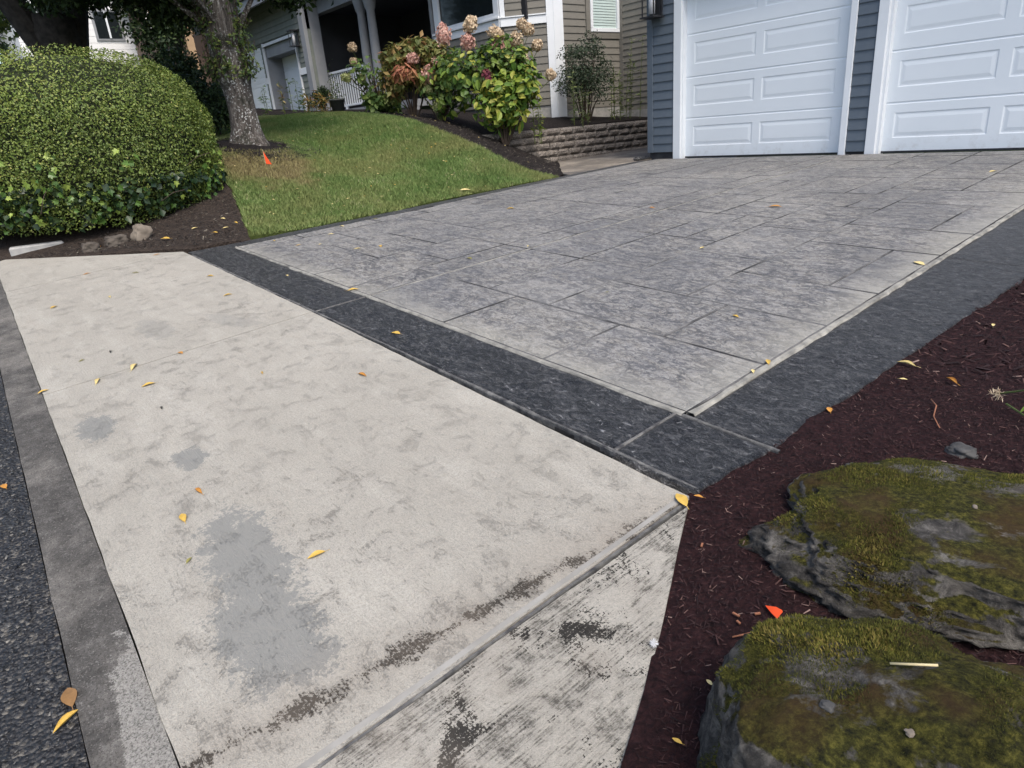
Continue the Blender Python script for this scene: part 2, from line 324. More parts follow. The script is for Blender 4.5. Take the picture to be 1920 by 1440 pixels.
fr = g.ma('ADD', g.ma('ADD', ell(g, xy, -1.45, .03, .68, .09, -.036), g.ma('MULTIPLY', g.ma('SUBTRACT', g.noise(p, 9, 9, .8), .5), 1.5)), 0.0)
col = g.mix(g.ramp(fr, (.74, 1.0), (.78, 0.0)), col, g.ramp(g.noise(p, 120, 4, .8), (.38, (.13, .125, .112)), (.5, (.25, .24, .215)), (.64, (.31, .298, .268))))
col = g.mix(g.ramp(g.noise(p, 2.2, 5, .7), (.5, 0.0), (.7, .6)), col, (.27, .25, .22))
col = g.mix(g.ramp(g.noise(p, 170, 4, .8), (.40, .7), (.49, 0.0)), col, (.025, .023, .02)); col = g.mix(g.ramp(g.noise(p, 130, 3, .8), (.58, 0.0), (.66, .6)), col, (.27, .255, .23)); M['gutter'] = g.fin(col, .9, g.bump(g.noise(p, 110, 5, .75), .8, .008), .3)
g = G('path'); p = g.pos(); col = g.ramp(g.noise(p, 1.6, 5, .7), (.34, (.085, .08, .075)), (.5, (.16, .14, .115)), (.68, (.30, .265, .22)))
col = g.mix(g.ramp(g.noise(p, 70, 4, .7), (.5, 0.0), (.68, .6)), col, (.06, .055, .05)); M['path'] = g.fin(col, .9, g.bump(g.noise(p, 80, 4, .7), .5, .006), .3)
def soil(name, a, b, c, sc_=30):
    g = G(name); p = g.pos(); col = g.ramp(g.noise(p, sc_, 7, .75), (.32, a), (.55, b), (.78, c))
    h = g.ma('ADD', g.noise(p, sc_*1.2, 6, .75), g.ma('MULTIPLY', g.vor(p, sc_*2), .6)); M[name] = g.fin(col, .95, g.bump(h, 1.0, .03), .15)
soil('soil', (.008, .007, .007), (.022, .018, .017), (.06, .05, .044)); soil('mulch', (.009, .0032, .0038), (.026, .0105, .0115), (.052, .023, .023), 26)
soil('dirt', (.02, .015, .012), (.055, .042, .034), (.12, .095, .075))
g = G('turf'); p = g.pos(); col = g.ramp(g.noise(p, 45, 5, .7), (.3, (.025, .035, .010)), (.7, (.075, .095, .026)))
dr = g.ma('ADD', ell(g, g.xyz(p), -9.75, 3.75, 1.1, .7), g.ma('MULTIPLY', g.ma('SUBTRACT', g.noise(p, 2.5, 5, .7), .5), 1.6)); col = g.mix(g.ramp(dr, (.5, .9), (1.1, 0.0)), col, (.10, .075, .042))
M['turf'] = g.fin(col, .95, g.bump(g.noise(p, 90, 4, .7), .8, .02), .1)
g = G('grass_blade'); p = g.pos(); t = g.attr('tint')
col = g.ramp(t, (.0, (.055, .11, .026)), (.5, (.118, .185, .052)), (.85, (.20, .26, .09)), (1, (.42, .38, .24)))
col = g.mix(g.ramp(g.noise(p, .9, 4, .65), (.4, .0), (.66, .65)), col, (.20, .195, .075))
dr = g.ma('ADD', ell(g, g.xyz(p), -9.75, 3.7, 1.3, .8), g.ma('MULTIPLY', g.ma('SUBTRACT', g.noise(p, 2.5, 5, .7), .5), 1.8)); col = g.mix(g.ramp(dr, (.45, .8), (1.2, 0.0)), col, (.22, .175, .085))
M['grass_blade'] = g.fin(col, .7, None, .2)

# ---------------------------------------------------------------- ground structures
GZ = lambda X, Y: np.where(np.asarray(Y) < -.05, zA(X, -.05)-.03, zA(X, Y)-.25)
def far(X, Y):                       # coarse base sheet that runs to the horizon, always below the finished surfaces
    X = np.asarray(X, float); Y = np.asarray(Y, float); Xc = np.clip(X, -60, 30); Yc = np.clip(Y, -3, 40)
    base = -1.62-.06*np.minimum(Xc, 3)*.8+.035*np.maximum(Yc, 0)
    return base-.1*np.clip(-X-1, 0, 8)/8
xs = np.concatenate([[-400, -200, -100], np.linspace(-60, 20, 81), [60, 200, 400]]); ys = np.concatenate([[-400, -100, -30], np.linspace(-12, 48, 61), [100, 400]])
gx, gy = np.meshgrid(xs, ys); gz = far(gx, gy)
nx = len(xs); V = np.stack([gx, gy, gz], -1).reshape(-1, 3); ii = np.arange((len(ys)-1)*nx).reshape(-1, nx)[:, :-1].ravel()
tag(link('ground', mesh('ground', V, np.stack([ii, ii+1, ii+nx+1, ii+nx], 1), 'turf', True)), kind='structure')
YC = .10
def yc(x): return .06+.0358*(-1.42-x)                                 # front edge of the apron
def yg(x): return -.10+.038*(-1.59-x)                                 # edge of gutter and asphalt
zStr = lambda X, Y: zA(X, yg(np.asarray(X, float)))-.012-.02*(yg(np.asarray(X, float))-Y)
xg = np.linspace(-40, 12, 80)
sheet('street', [(-40, -12), (12, -12)]+[(float(x), float(yg(x))-.004) for x in xg[::-1]], zStr, 2.0, 'asphalt', 0, .1)
xg2 = np.linspace(-40, 12, 320)
sheet('gutter', [(float(x), float(yg(x))+.006*nz((x*5, 2, 1), 1)) for x in xg2]+[(float(x), float(yc(x))-.003) for x in xg2[::-1]], lambda X, Y: zA(X, Y)-.004, .8, 'gutter', 0, .15)
apron = empty('driveway_apron', (0, 0, 0), kind='structure')
def slab(name, poly, mat, parent, hf=zA, cell=.25, rag=.0, lift=0.0, bev=.006):
    P = ragged(poly, .06, rag, len(poly)) if rag else poly
    o = sheet(name, P, hf, cell, mat, lift, .12, None); o.parent = parent
    return o
q = .004
slab('slab', [(-7.14+q, yc(-7.14)), (-4.26-q, yc(-4.26)), (-4.26-q, 1.742), (-7.14+q, 1.742)], 'apron', apron, rag=.004)
slab('slab', [(-4.26+q, yc(-4.26)), (-1.20-q, yc(-1.2)), (-1.195-q, 1.70), (-4.26+q, 1.742)], 'apron', apron, rag=.004)
slab('slab', [(-7.14-q, yc(-7.14)), (-7.14-q, 1.74), (-8.75, .42), (-8.7, yc(-8.7))], 'apron', apron, rag=.004)
slab('slab', [(-1.20+q, yc(-1.2)), (-.33, yc(-.33)), (-.80, .98), (-1.17, 1.655)], 'apron_wing', apron, rag=.006, lift=-.001)
drv = empty('driveway', (0, 0, 0), kind='structure')
sheet('base_slab', [(-1.21, 1.752), (-1.17, 2.6), (-1.02, 9.55), (-7.62, 9.55), (-7.45, 8.2), (-7.1, 4.2), (-7.0, 1.752)], zD, .5, 'joint_bed', -.014, .15, None).parent = drv
# stamped ashlar field: every impressed stone is a piece
def stone(x0, y0, x1, y1, mat, j=.003, bv=.007, nm='stamped_stone', dz=0.0, hf=zD, clampL=True):
    x0 += j; x1 -= j; y0 += j; y1 -= j
    def ringp(d, z):
        P = []
        for x, y in ((x0+d, y0+d), (x1-d, y0+d), (x1-d, y1-d), (x0+d, y1-d)):
            if clampL: x = max(x, float(XL(y))+d)
            P.append((x, y, float(hf(x, y))+z))
        return P
    V = ringp(bv, dz)+ringp(0, dz-.006)+ringp(0, -.05)
    cx, cy, cz = V[0]; V = [(a-cx, b-cy, c-cz) for a, b, c in V]
    F = [(0, 1, 2, 3)]+[(4+i, 4+(i+1) % 4, (i+1) % 4, i) for i in range(4)]+[(8+i, 8+(i+1) % 4, 4+(i+1) % 4, 4+i) for i in range(4)]
    me = mesh(nm, V, F, mat); me.materials.append(M['stone_edge'])
    for pl in me.polygons[1:]: pl.material_index = 1
    return link(nm, me, drv, (cx, cy, cz))
g = G('stone_edge'); p = g.pos(); k = g.ramp(g.noise(p, 2.4, 4, .6), (.43, .08), (.58, .95)); col = g.mix(k, g.ramp(g.noise(p, 40, 4), (.3, (.09, .09, .093)), (.7, (.15, .148, .145))), (.022, .022, .023)); M['stone_edge'] = g.fin(col, .85)
def ashlar(X0, X1, Y0, Y1, unit=.30):
    nx = round((X1-X0)/unit); ny = round((Y1-Y0)/unit); ux = (X1-X0)/nx; uy = (Y1-Y0)/ny; occ = np.zeros((nx, ny), bool)
    for j in range(ny):
        for i in range(nx):
            if occ[i, j]: continue
            opts = [(2, 3), (1, 3), (1, 2), (2, 2), (3, 2), (2, 1), (1, 1)]; random.shuffle(opts); opts.sort(key=lambda o: -o[0]*o[1]*random.uniform(.35, 1.3))
            for w, h in opts+[(1, 1)]:
                if i+w <= nx and j+h <= ny and not occ[i:i+w, j:j+h].any():
                    occ[i:i+w, j:j+h] = True
                    x0, x1 = X0+i*ux, X0+(i+w)*ux; y0, y1 = Y0+j*uy, Y0+(j+h)*uy
                    if x1 > float(XL((y0+y1)/2))+.06: stone(x0, y0, x1, y1, 'stamped', dz=random.uniform(-.0012, .0012))
                    break
ashlar(-7.56, -4.268, 2.18, 9.53); ashlar(-4.252, -1.555, 2.18, 9.53)
def strip(name, pts, w, mat, parent, dz, hf=zD, wob=.0):            # long narrow piece that follows the surface
    mb = MB(); P = []
    for i, (x, y) in enumerate(pts):
        a = Vector(pts[max(i-1, 0)]); b = Vector(pts[min(i+1, len(pts)-1)]); t = (b-a).normalized(); n = Vector((-t.y, t.x))
        for s, z in ((-.5, -.03), (-.5, -.004), (-.3, dz), (.3, dz), (.5, -.004), (.5, -.03)):
            ww = w*(1+wob*nz((x*9, y*9, s), 1)); qx, qy = x+n.x*ww*s, y+n.y*ww*s; P.append((qx, qy, float(hf(qx, qy))+z))
    mb.add(P, [(i*6+k, (i+1)*6+k, (i+1)*6+k+1, i*6+k+1) for i in range(len(pts)-1) for k in range(5)])
    return mb.build(name, mat, parent, False)
lin = lambda a, b, n: [tuple(Vector(a).lerp(Vector(b), i/(n-1))) for i in range(n)]
simple('edge_smooth', (.205, .197, .178), (.285, .275, .25), 9, .85, .2, 80, coord='pos')
strip('joint_lip', lin((-1.224, yc(-1.2)+.01), (-1.215, 1.69), 40), .028, 'edge_smooth', apron, .0004, zA, .15)
strip('joint_dirt', lin((-1.2, yc(-1.2)+.01), (-1.19, 1.67), 40), .010, 'edge_rough', apron, -.0005, zA, .6)
strip('control_joint', lin((-4.26, 2.17), (-4.26, 9.5), 30), .009, 'edge_pale', drv, .0002)
strip('worn_edge', lin((-6.88, 2.166), (-1.56, 2.166), 60), .03, 'edge_pale', drv, .004, wob=.8)
strip('worn_edge', lin((-1.535, 2.18), (-1.535, 9.5), 80), .036, 'edge_pale', drv, .006, wob=.9)
strip('worn_edge', lin((-6.9, 1.757), (-1.2, 1.757), 60), .016, 'edge_rough', drv, .0015, wob=1.0)
def XR(y): return np.interp(y, [1.66, 2.1, 2.76, 3.8, 4.66, 7, 9.6], [-1.195, -1.165, -1.13, -1.08, -1.03, -.97, -.94])
# charcoal border slabs
def relief(x, y, e):                     # chiselled slate texture pressed into the border
    c_, s_ = math.cos(R(38)), math.sin(R(38)); u, v = x*c_+y*s_, -x*s_+y*c_
    a = mnoise.noise((u*9, v*22, 1.3)); b = mnoise.noise((u*24, v*50, 4.1)); c2 = mnoise.noise((u*4, v*9, 7.7))
    return (.0035*c2+.0022*a+.0012*b-.007*min(1, max(0, (a+.6*b-.30)*5))*min(1, max(0, c2+.45)))*min(1, e/.03)
def relief_slab(x0, x1, y0, y1, cell):
    ny = max(2, int((y1-y0)/cell)); nxx = max(2, int(((float(x1(y0)) if callable(x1) else x1)-x0)/cell)); V = []; F = []
    for jj in range(ny+1):
        y = y0+(y1-y0)*jj/ny; xe = float(x1(y))+.018*nz((y*3, 1, 2), 1)+.01*nz((y*11, 1, 2), 1) if callable(x1) else x1
        for ii_ in range(nxx+1):
            x = x0+(xe-x0)*ii_/nxx; e = min(x-x0, xe-x, y-y0, y1-y); V.append((x, y, float(zD(x, y))-.001-(.004 if e < 1e-5 else 0)+relief(x, y, e)))
    w_ = nxx+1; F = [(a, a+1, a+w_+1, a+w_) for jj in range(ny) for a in range(jj*w_, jj*w_+nxx)]
    rim = list(range(0, w_))+[k*w_+nxx for k in range(1, ny+1)]+[ny*w_+k for k in range(nxx-1, -1, -1)]+[k*w_ for k in range(ny-1, 0, -1)]
    b0 = len(V); V += [(V[k][0], V[k][1], V[k][2]-.1) for k in rim]; n_ = len(rim); F += [(b0+k, b0+(k+1) % n_, rim[(k+1) % n_], rim[k]) for k in range(n_)]
    return link('border_slab', mesh('border_slab', V, F, 'stamped_dark', True), drv)
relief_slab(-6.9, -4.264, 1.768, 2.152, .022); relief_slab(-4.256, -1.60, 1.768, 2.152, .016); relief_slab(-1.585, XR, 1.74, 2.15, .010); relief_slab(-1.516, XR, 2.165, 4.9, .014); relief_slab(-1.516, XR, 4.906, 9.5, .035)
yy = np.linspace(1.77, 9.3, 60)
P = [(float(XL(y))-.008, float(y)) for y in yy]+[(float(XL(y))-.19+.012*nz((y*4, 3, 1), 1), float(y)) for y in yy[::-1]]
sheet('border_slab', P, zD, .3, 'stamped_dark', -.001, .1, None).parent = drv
strip('control_joint', lin((-4.26, 1.765), (-4.26, 2.15), 6), .010, 'edge_rough', drv, .001)
strip('control_joint', lin((-1.592, 1.765), (-1.592, 2.15), 10), .014, 'edge_rough', drv, .001, wob=.8)
strip('control_joint', lin((-1.56, 2.158), (-1.12, 2.158), 12), .014, 'edge_rough', drv, .001, wob=.8)

tag(sheet('path', [(-7.66, 9.3), (-7.62, 8.3), (-7.3, 7.4), (-7.8, 7.6), (-8.6, 8.3), (-9.5, 9.2), (-10.0, 9.6), (-10.0, 12.95), (-7.66, 12.95)], lambda X, Y: zD(-7.5, np.minimum(Y, 9.6))+.02*np.maximum(Y-9.3, 0)+0*X, .3, 'path', -.004, .1))
lawn_poly = [(-7.22, 2.42), (-7.15, 3), (-7.2, 4.2), (-7.36, 5.2), (-7.42, 6.3), (-7.46, 7.15), (-8.2, 7.12), (-9.1, 7.03), (-10, 7.0), (-11, 6.95), (-12.2, 6.95), (-13.4, 7.0), (-15, 6.3), (-17.2, 6.6), (-22, 7.0), (-30, 7.0), (-30, .3), (-11.2, .25), (-10.6, 1.2), (-10.4, 2.6), (-9.6, 3.0), (-8.9, 2.92), (-8.2, 2.72)]
sheet('lawn', ragged(lawn_poly, .15, .03), HL, .3, 'turf', 0, .08)
bed_poly = [(-7.46, 7.16), (-8.2, 7.13), (-9.1, 7.04), (-10, 7.01), (-11, 6.96), (-12.2, 6.96), (-13.4, 7.01), (-15, 6.31), (-17.2, 6.61), (-22, 7.01), (-24, 7.01), (-24, 9.0), (-18.7, 9.3), (-14.4, 10.08), (-11.97, 10.08), (-11.5, 10.5), (-9.93, 8.0), (-9.75, 9.35), (-9.4, 9.1), (-8.5, 8.22), (-7.7, 7.52)]
sheet('flower_bed', ragged(bed_poly, .15, .02, 3), lambda X, Y: np.where((X < -9.95) & (Y > 8.1), HB(X, Y), HL(X, Y)), .22, 'soil', .004, .06, bumpy=.02)
sheet('flower_bed', [(-9.98, 8.0), (-9.98, 12.9), (-11.19, 12.9), (-11.19, 10.86), (-11.9, 10.1)], HB, .25, 'soil', .01, .3, bumpy=.02)
sheet('hedge_bed', ragged([(-7.2, 1.83), (-7.1, 2.4), (-8.2, 2.71), (-8.9, 2.91), (-9.6, 2.99), (-10.4, 2.6), (-10.6, 1.2), (-11.2, .25), (-9.0, .28), (-8.76, .44)], .12, .015), HL, .2, 'dirt', .0, .06, bumpy=.02)
mp = [(-.99, 9.5), (-1.02, 7), (-1.07, 4.66), (-1.12, 3.8), (-1.17, 2.76), (-1.2, 2.1), (-1.22, 1.72), (-1.19, 1.66), (-.81, .98), (-.34, .03), (6, -.2), (6, 9.5)]
sheet('mulch_bed', ragged(mp, .2, .004), zM, .22, 'mulch', 0, .1, bumpy=.015)

# ---------------------------------------------------------------- house materials
simple('siding_blue', (.088, .112, .14), (.108, .132, .16), 5, .6, .15, 60, spec=.3, per=.12)
simple('siding_taupe', (.155, .148, .128), (.185, .175, .152), 5, .65, .15, 60, per=.1)
simple('siding_green', (.15, .17, .15), (.19, .205, .18), 5, .65, .15, 60, per=.15)
simple('trim_white', (.68, .71, .735), (.73, .76, .78), 3, .5, .05, 50, per=.03)
simple('trim_grey', (.22, .23, .245), (.27, .28, .29), 3, .6, .05, 50)
simple('foundation', (.03, .03, .034), (.055, .055, .058), 9, .9, .4, 50)
simple('foundation_pale', (.25, .25, .24), (.36, .35, .33), 9, .9, .4, 50)
simple('roof', (.04, .04, .042), (.075, .072, .07), 20, .9, .6, 30)
simple('dark_inside', (.012, .013, .016), (.02, .021, .024), 2, .9)
simple('porch_wall', (.045, .048, .055), (.06, .062, .07), 2, .8)
simple('black_metal', (.012, .012, .014), (.03, .03, .033), 12, .45, 0, spec=.5)
simple('blind', (.40, .50, .48), (.46, .55, .53), 2, .6)
g = G('door_white'); p = g.obj(); c = g.ramp(g.noise(p, 1.4, 4), (.3, (.70, .745, .775)), (.7, (.735, .775, .80)))
d = g.ma('MULTIPLY', g.ramp(g.xyz(p)[2], (.0, 1.0), (.32, 0.0)), g.ramp(g.noise(p, 8, 6, .75), (.5, 0.0), (.75, .55))); c = g.mix(d, c, (.42, .40, .37))
M['door_white'] = g.fin(c, .45, g.bump(g.noise(g.sc(p, 3, 60, 60), 3, 3), .06, .004), .4)
g = G('pane'); M['pane'] = g.fin((.012, .016, .018), .06, None, .6)
g = G('lamp_glass'); M['lamp_glass'] = g.fin((.55, .56, .58), .15, None, .5)

# ---------------------------------------------------------------- builders for houses
def siding(parent, a, b, z0, z1, mat, nrm, ex=.136, wname='siding_board', thick=.020):
    """lap boards on a wall that runs from a to b; nrm = outward direction; each board is a piece"""
    a = Vector(a); b = Vector(b); L = (b-a).length; t = (b-a).normalized(); n = Vector(nrm).normalized(); z = z0; me = None; k = 0
    while z < z1-.02:
        h = min(ex+.012, z1-z)
        key = h > ex
        if me is None or not key:
            P = []
            for s in (0, L):
                for d, zz in ((0, 0), (thick, 0), (thick*.98, .012), (.004, h), (0, h)):
                    q = t*s+n*d; P.append((q.x, q.y, zz))
            F = [(i, (i+1) % 5, 5+(i+1) % 5, 5+i) for i in range(5)]+[(0, 4, 3, 2, 1), (5, 6, 7, 8, 9)]
            m2 = mesh(wname, P, F, mat); 
            bm = bmesh.new(); bm.from_mesh(m2); bmesh.ops.recalc_face_normals(bm, faces=bm.faces[:]); bm.to_mesh(m2); bm.free()
            if key: me = m2
        link(wname, me if key else m2, parent, (a.x+n.x*.0, a.y+n.y*.0, z)); z += ex; k += 1
def bx(name, mat, parent, x0, y0, z0, x1, y1, z1, bevel=0):
    return MB().box(x0, y0, z0, x1, y1, z1).build(name, mat, parent, bevel=bevel)
def garage_door(house, x0, x1, y, z0, secs, sh, cols, mat='door_white', pz=(.17, .475), groove=True):
    """sectional door: each section a part of the door, each raised panel a sub-part of it"""
    door = link('garage_door', None, house, (x0, y, z0)); w = x1-x0
    for k in range(secs):
        zb = k*sh; zt = (k+1)*sh
        mb = MB(); us = [0]+[u for c in cols for u in c]+[w]; p0, p1 = k*sh+pz[0], k*sh+pz[1]
        def quad(ua, ub, za, zb_): mb.add([(ua, 0, za), (ub, 0, za), (ub, 0, zb_), (ua, 0, zb_)], [(0, 1, 2, 3)])
        quad(0, w, zb, p0); quad(0, w, p1, zt-.03)
        # shiplap lip and two fine grooves at the section joint
        mb.add([(0, 0, zt-.03), (w, 0, zt-.03), (w, .007, zt-.018), (0, .007, zt-.018), (0, .007, zt), (w, .007, zt), (0, .04, zt), (w, .04, zt)], [(0, 1, 2, 3), (3, 2, 5, 4), (4, 5, 7, 6)])
        mb.add([(0, 0, zb), (w, 0, zb), (w, .04, zb), (0, .04, zb)], [(3, 2, 1, 0)])
        for i in range(0, len(us), 2): quad(us[i], us[i+1], p0, p1)
        s = mb.build('door_section', mat, door)
        for ua, ub in cols:
            V = []
            for d, dep in ((0, 0), (.014, .006), (.030, .006), (.066, .001)):
                V += [(ua+d, dep, p0+d), (ub-d, dep, p0+d), (ub-d, dep, p1-d), (ua+d, dep, p1-d)]
            F = [(l*4+i, l*4+(i+1) % 4, l*4+4+(i+1) % 4, l*4+4+i) for l in range(3) for i in range(4)]+[(12, 13, 14, 15)]
            link('door_panel', mesh('door_panel', V, F, mat), door)
    MB().box(0, -.004, -.012, w, .03, .012).build('bottom_seal', 'black_metal', door); MB().box(-.02, .05, 0, w+.02, .08, secs*sh).build('door_back', mat, door)
    return door

# ---------------------------------------------------------------- the house
house = empty('house', (0, 0, -.75), 'house with slate blue garage front, taupe bay window and white garage doors', 'house')
hp = lambda o: o
house.location = (0, 0, 0)
YG = 9.6
# garage front
bx('wall', 'siding_blue', house, -7.70, YG+.02, -.60, -7.10, YG+.3, 2.75); bx('wall', 'siding_blue', house, -4.42, YG+.02, -.69, -4.06, YG+.3, 2.75)
bx('wall', 'siding_blue', house, -1.45, YG+.02, -.69, .6, YG+.3, 2.75); bx('wall', 'siding_blue', house, -7.10, YG+.02, 1.74, -1.45, YG+.3, 2.75)
siding(house, (-7.60, YG), (-7.195, YG), -.61, 2.75, 'siding_blue', (0, -1)); siding(house, (-4.365, YG), (-4.115, YG), -.68, 2.75, 'siding_blue', (0, -1))
siding(house, (-1.33, YG), (.6, YG), -.68, 2.75, 'siding_blue', (0, -1)); siding(house, (-7.06, YG), (-4.5, YG), 1.86, 2.75, 'siding_blue', (0, -1)); siding(house, (-3.97, YG), (-1.5, YG), 1.86, 2.75, 'siding_blue', (0, -1))
bx('corner_board', 'siding_blue', house, -7.72, YG-.025, -.615, -7.605, YG+.09, 2.75, .004)
bx('foundation', 'foundation', house, -7.69, YG+.012, -.95, -7.19, YG+.32, -.602); bx('foundation', 'foundation', house, -4.40, YG+.012, -.95, -4.08, YG+.32, -.692)
bx('foundation', 'foundation', house, -1.4, YG+.012, -.95, .6, YG+.32, -.692)
for x0, x1 in ((-7.19, -7.05), (-4.455, -4.37), (-4.11, -3.985), (-1.5, -1.335)):
    bx('door_trim', 'trim_white', house, x0, YG-.03, float(zD(x0, YG))-.02, x1, YG+.05, 1.76, .004)
for x0, x1 in ((-7.075, -7.035), (-4.48, -4.452), (-3.99, -3.95), (-1.525, -1.498)):
    bx('door_jamb', 'trim_white', house, x0, YG+.015, -.74, x1, YG+.16, 1.70)
for x0, x1 in ((-7.19, -4.37), (-4.11, -1.335)): bx('door_header', 'trim_white', house, x0, YG-.032, 1.66, x1, YG+.16, 1.85, .004)
pc = [(.15, 1.20), (1.32, 2.40)]
garage_door(house, -7.04, -4.47, YG+.1, -.705, 4, .605, pc); garage_door(house, -3.955, -1.515, YG+.1, -.705, 4, .605, [(.12, 1.17), (1.30, 2.33)])
bx('wall', 'siding_blue', house, -7.715, YG+.09, -.95, -7.66, 13.0, 2.75)                # side of the garage wing
siding(house, (-7.715, YG+.1), (-7.715, 12.95), -.61, 2.7, 'siding_blue', (-1, 0))
# back wall of the recess, side wall with the small window, 45 degree face and front of the bay
bx('wall', 'siding_taupe', house, -11.25, 12.93, -.4, -7.65, 13.2, 2.75); siding(house, (-11.1, 12.93), (-7.74, 12.93), .12, 2.7, 'siding_taupe', (0, -1), .128)
bx('foundation', 'foundation_pale', house, -11.2, 12.90, -.6, -7.75, 12.96, .12)
bx('wall', 'siding_taupe', house, -11.5, 10.9, .2, -11.205, 12.95, 1.78); bx('wall', 'siding_taupe', house, -11.5, 10.9, 1.78, -11.205, 11.98, 2.75); bx('wall', 'siding_taupe', house, -11.5, 10.9, 2.72, -11.205, 12.95, 2.78)
siding(house, (-11.2, 12.90), (-11.2, 11.14), .24, 1.62, 'siding_taupe', (1, 0)); siding(house, (-11.2, 11.82), (-11.2, 11.14), 1.60, 2.7, 'siding_taupe', (1, 0))
bx('foundation', 'foundation_pale', house, -11.5, 10.9, -.3, -11.19, 12.93, .24)
for a in ((-11.21, 11.84, 1.64, -11.175, 11.965, 2.75), (-11.21, 11.966, 1.64, -11.175, 12.91, 1.765)): bx('window_casing', 'siding_taupe', house, *a)
bx('corner_board', 'siding_taupe', house, -11.2, 12.905, .1, -11.09, 12.93, 2.7)
w = link('window', None, house, (-11.19, 11.97, 1.77))
for a in ((-.02, 0, 0, .03, .93, .075), (-.02, 0, .075, .03, .075, 1.0), (-.02, .855, .075, .03, .93, 1.0), (-.02, 0, 1.0, .03, .93, 1.06)): bx('window_frame', 'trim_white', w, *a, .004)
bx('pane_glass', 'blind', w, -.02, .07, .07, -.014, .86, 1.01)
for k in range(17):
    V = [(-.012, .085, 0), (-.012, .845, 0), (-.002, .845, .047), (-.002, .085, .047)]
    if k == 0: sm = mesh('blind_slat', [(-.003, .085, 0), (-.003, .845, 0), (-.012, .845, .050), (-.012, .085, .050)], [(0, 1, 2, 3)], 'blind')
    link('blind_slat', sm, w, (0, 0, .08+k*.054))
# bay
A0, A1, B1 = Vector((-14.36, 10.09)), Vector((-11.96, 10.09)), Vector((-11.2, 10.85)); dB = (B1-A1).normalized(); nB = Vector((dB.y, -dB.x))
mb = MB(); mb.add([(-14.36, 10.11, .1), (-11.97, 10.11, .1), (-11.22, 10.86, .1), (-11.22, 11.6, .1), (-14.36, 11.6, .1)]+[(-14.36, 10.11, 2.02), (-11.97, 10.11, 2.02), (-11.22, 10.86, 2.02), (-11.22, 11.6, 2.02), (-14.36, 11.6, 2.02)],
    [(0, 1, 6, 5), (1, 2, 7, 6), (2, 3, 8, 7), (3, 4, 9, 8), (4, 0, 5, 9), (5, 6, 7, 8, 9)]); mb.build('wall', 'siding_taupe', house)
siding(house, (-14.3, 10.09), (-11.99, 10.09), .42, 1.92, 'siding_taupe', (0, -1))
siding(house, A1+dB*.07, B1-dB*.12, .36, 1.92, 'siding_taupe', nB); siding(house, A1+dB*.11, B1-dB*.12, 2.09, 2.9, 'siding_taupe', nB)
mb = MB(); mb.add([(A1.x, A1.y+.02, 2.0), (B1.x-.01, B1.y+.01, 2.0), (B1.x-.01, B1.y+.01, 3.3), (A1.x, A1.y+.02, 3.3)], [(0, 1, 2, 3)]); mb.build('wall', 'siding_taupe', house)
bx('foundation', 'foundation_pale', house, -14.3, 10.13, -.1, -12.0, 11, .42)
mb = MB(); c = (A1+B1)/2+Vector((-.03, .03)); mb.obox((c.x, c.y), dB, (B1-A1).length/2-.02, .03, -.2, .36); mb.build('foundation', 'foundation_pale', house)
def trimB(nm, s0, s1, z0, z1, off=.018, hy=.02):
    c = A1+dB*((s0+s1)/2)+nB*off; MB().obox((c.x, c.y), dB, (s1-s0)/2, hy, z0, z1).build(nm, 'trim_white', house, bevel=.003)
LB = (B1-A1).length
trimB('corner_trim', LB-.12, LB+.02, .1, 3.2); bx('corner_trim', 'trim_white', house, -11.22, 10.86, .1, -11.165, 11.13, 3.2, .003)
trimB('band_trim', .0, LB-.122, 1.93, 2.085, .022); trimB('band_cap', .0, LB-.122, 2.087, 2.11, .032, .03); trimB('corner_trim', .0, .10, 2.112, 3.2)
bx('band_trim', 'trim_white', house, -14.38, 10.055, 1.93, -11.965, 10.11, 2.085, .003); bx('window_sill', 'trim_white', house, -14.38, 10.02, 2.088, -11.955, 10.11, 2.13, .004)
bw = link('window', None, house, (-14.3, 10.09, 2.13))
for a in ((0, -.03, .0, .2, .05, 1.3), (2.16, -.03, .0, 2.33, .05, 1.3), (.2, -.02, .0, 2.16, .05, .09), (.2, -.02, 1.2, 2.16, .05, 1.3)): bx('window_frame', 'trim_white', bw, *a, .004)
bx('pane_glass', 'pane', bw, .2, .02, .09, 2.16, .03, 1.2); bx('wall', 'dark_inside', house, -14.34, 10.4, 2.03, -11.5, 10.45, 3.4)
bx('wall', 'trim_grey', house, -14.46, 10.06, .5, -14.37, 12.4, 3.5)
# porch
bx('porch_floor', 'trim_grey', house, -19.3, 9.35, .62, -14.47, 12.4, .78); bx('porch_skirt', 'trim_grey', house, -19.3, 9.42, -.1, -14.47, 9.5, .615)
bx('porch_wall', 'porch_wall', house, -19.3, 12.4, .6, -14.4, 12.6, 3.6); bx('porch_ceiling', 'porch_wall', house, -19.3, 9.62, 3.34, -14.4, 12.4, 3.42)
bx('porch_wall', 'porch_wall', house, -19.36, 9.42, .6, -19.3, 12.4, 3.6); bx('porch_beam', 'trim_grey', house, -19.5, 9.38, 3.22, -14.3, 9.62, 3.66); bx('roof', 'roof', house, -19.9, 8.9, 3.67, -14.0, 13.5, 3.8)
for x in (-16.6, -16.13):
    MB().lathe([(.15, .782), (.15, .86), (.115, .9), (.125, 1.6), (.10, 2.9), (.13, 2.95), (.16, 3.1), (.19, 3.218)], 16, (x, 9.5)).build('porch_column', 'trim_grey', house, True)
for x in (-15.2, -14.75, -17.6): bx('window_post', 'trim_grey', house, x-.05, 12.3, .8, x+.05, 12.39, 3.3)
bx('pane_glass', 'pane', house, -15.15, 12.36, 1.0, -14.8, 12.38, 3.1); bx('pane_glass', 'pane', house, -17.5, 12.36, 1.0, -15.3, 12.38, 3.1)
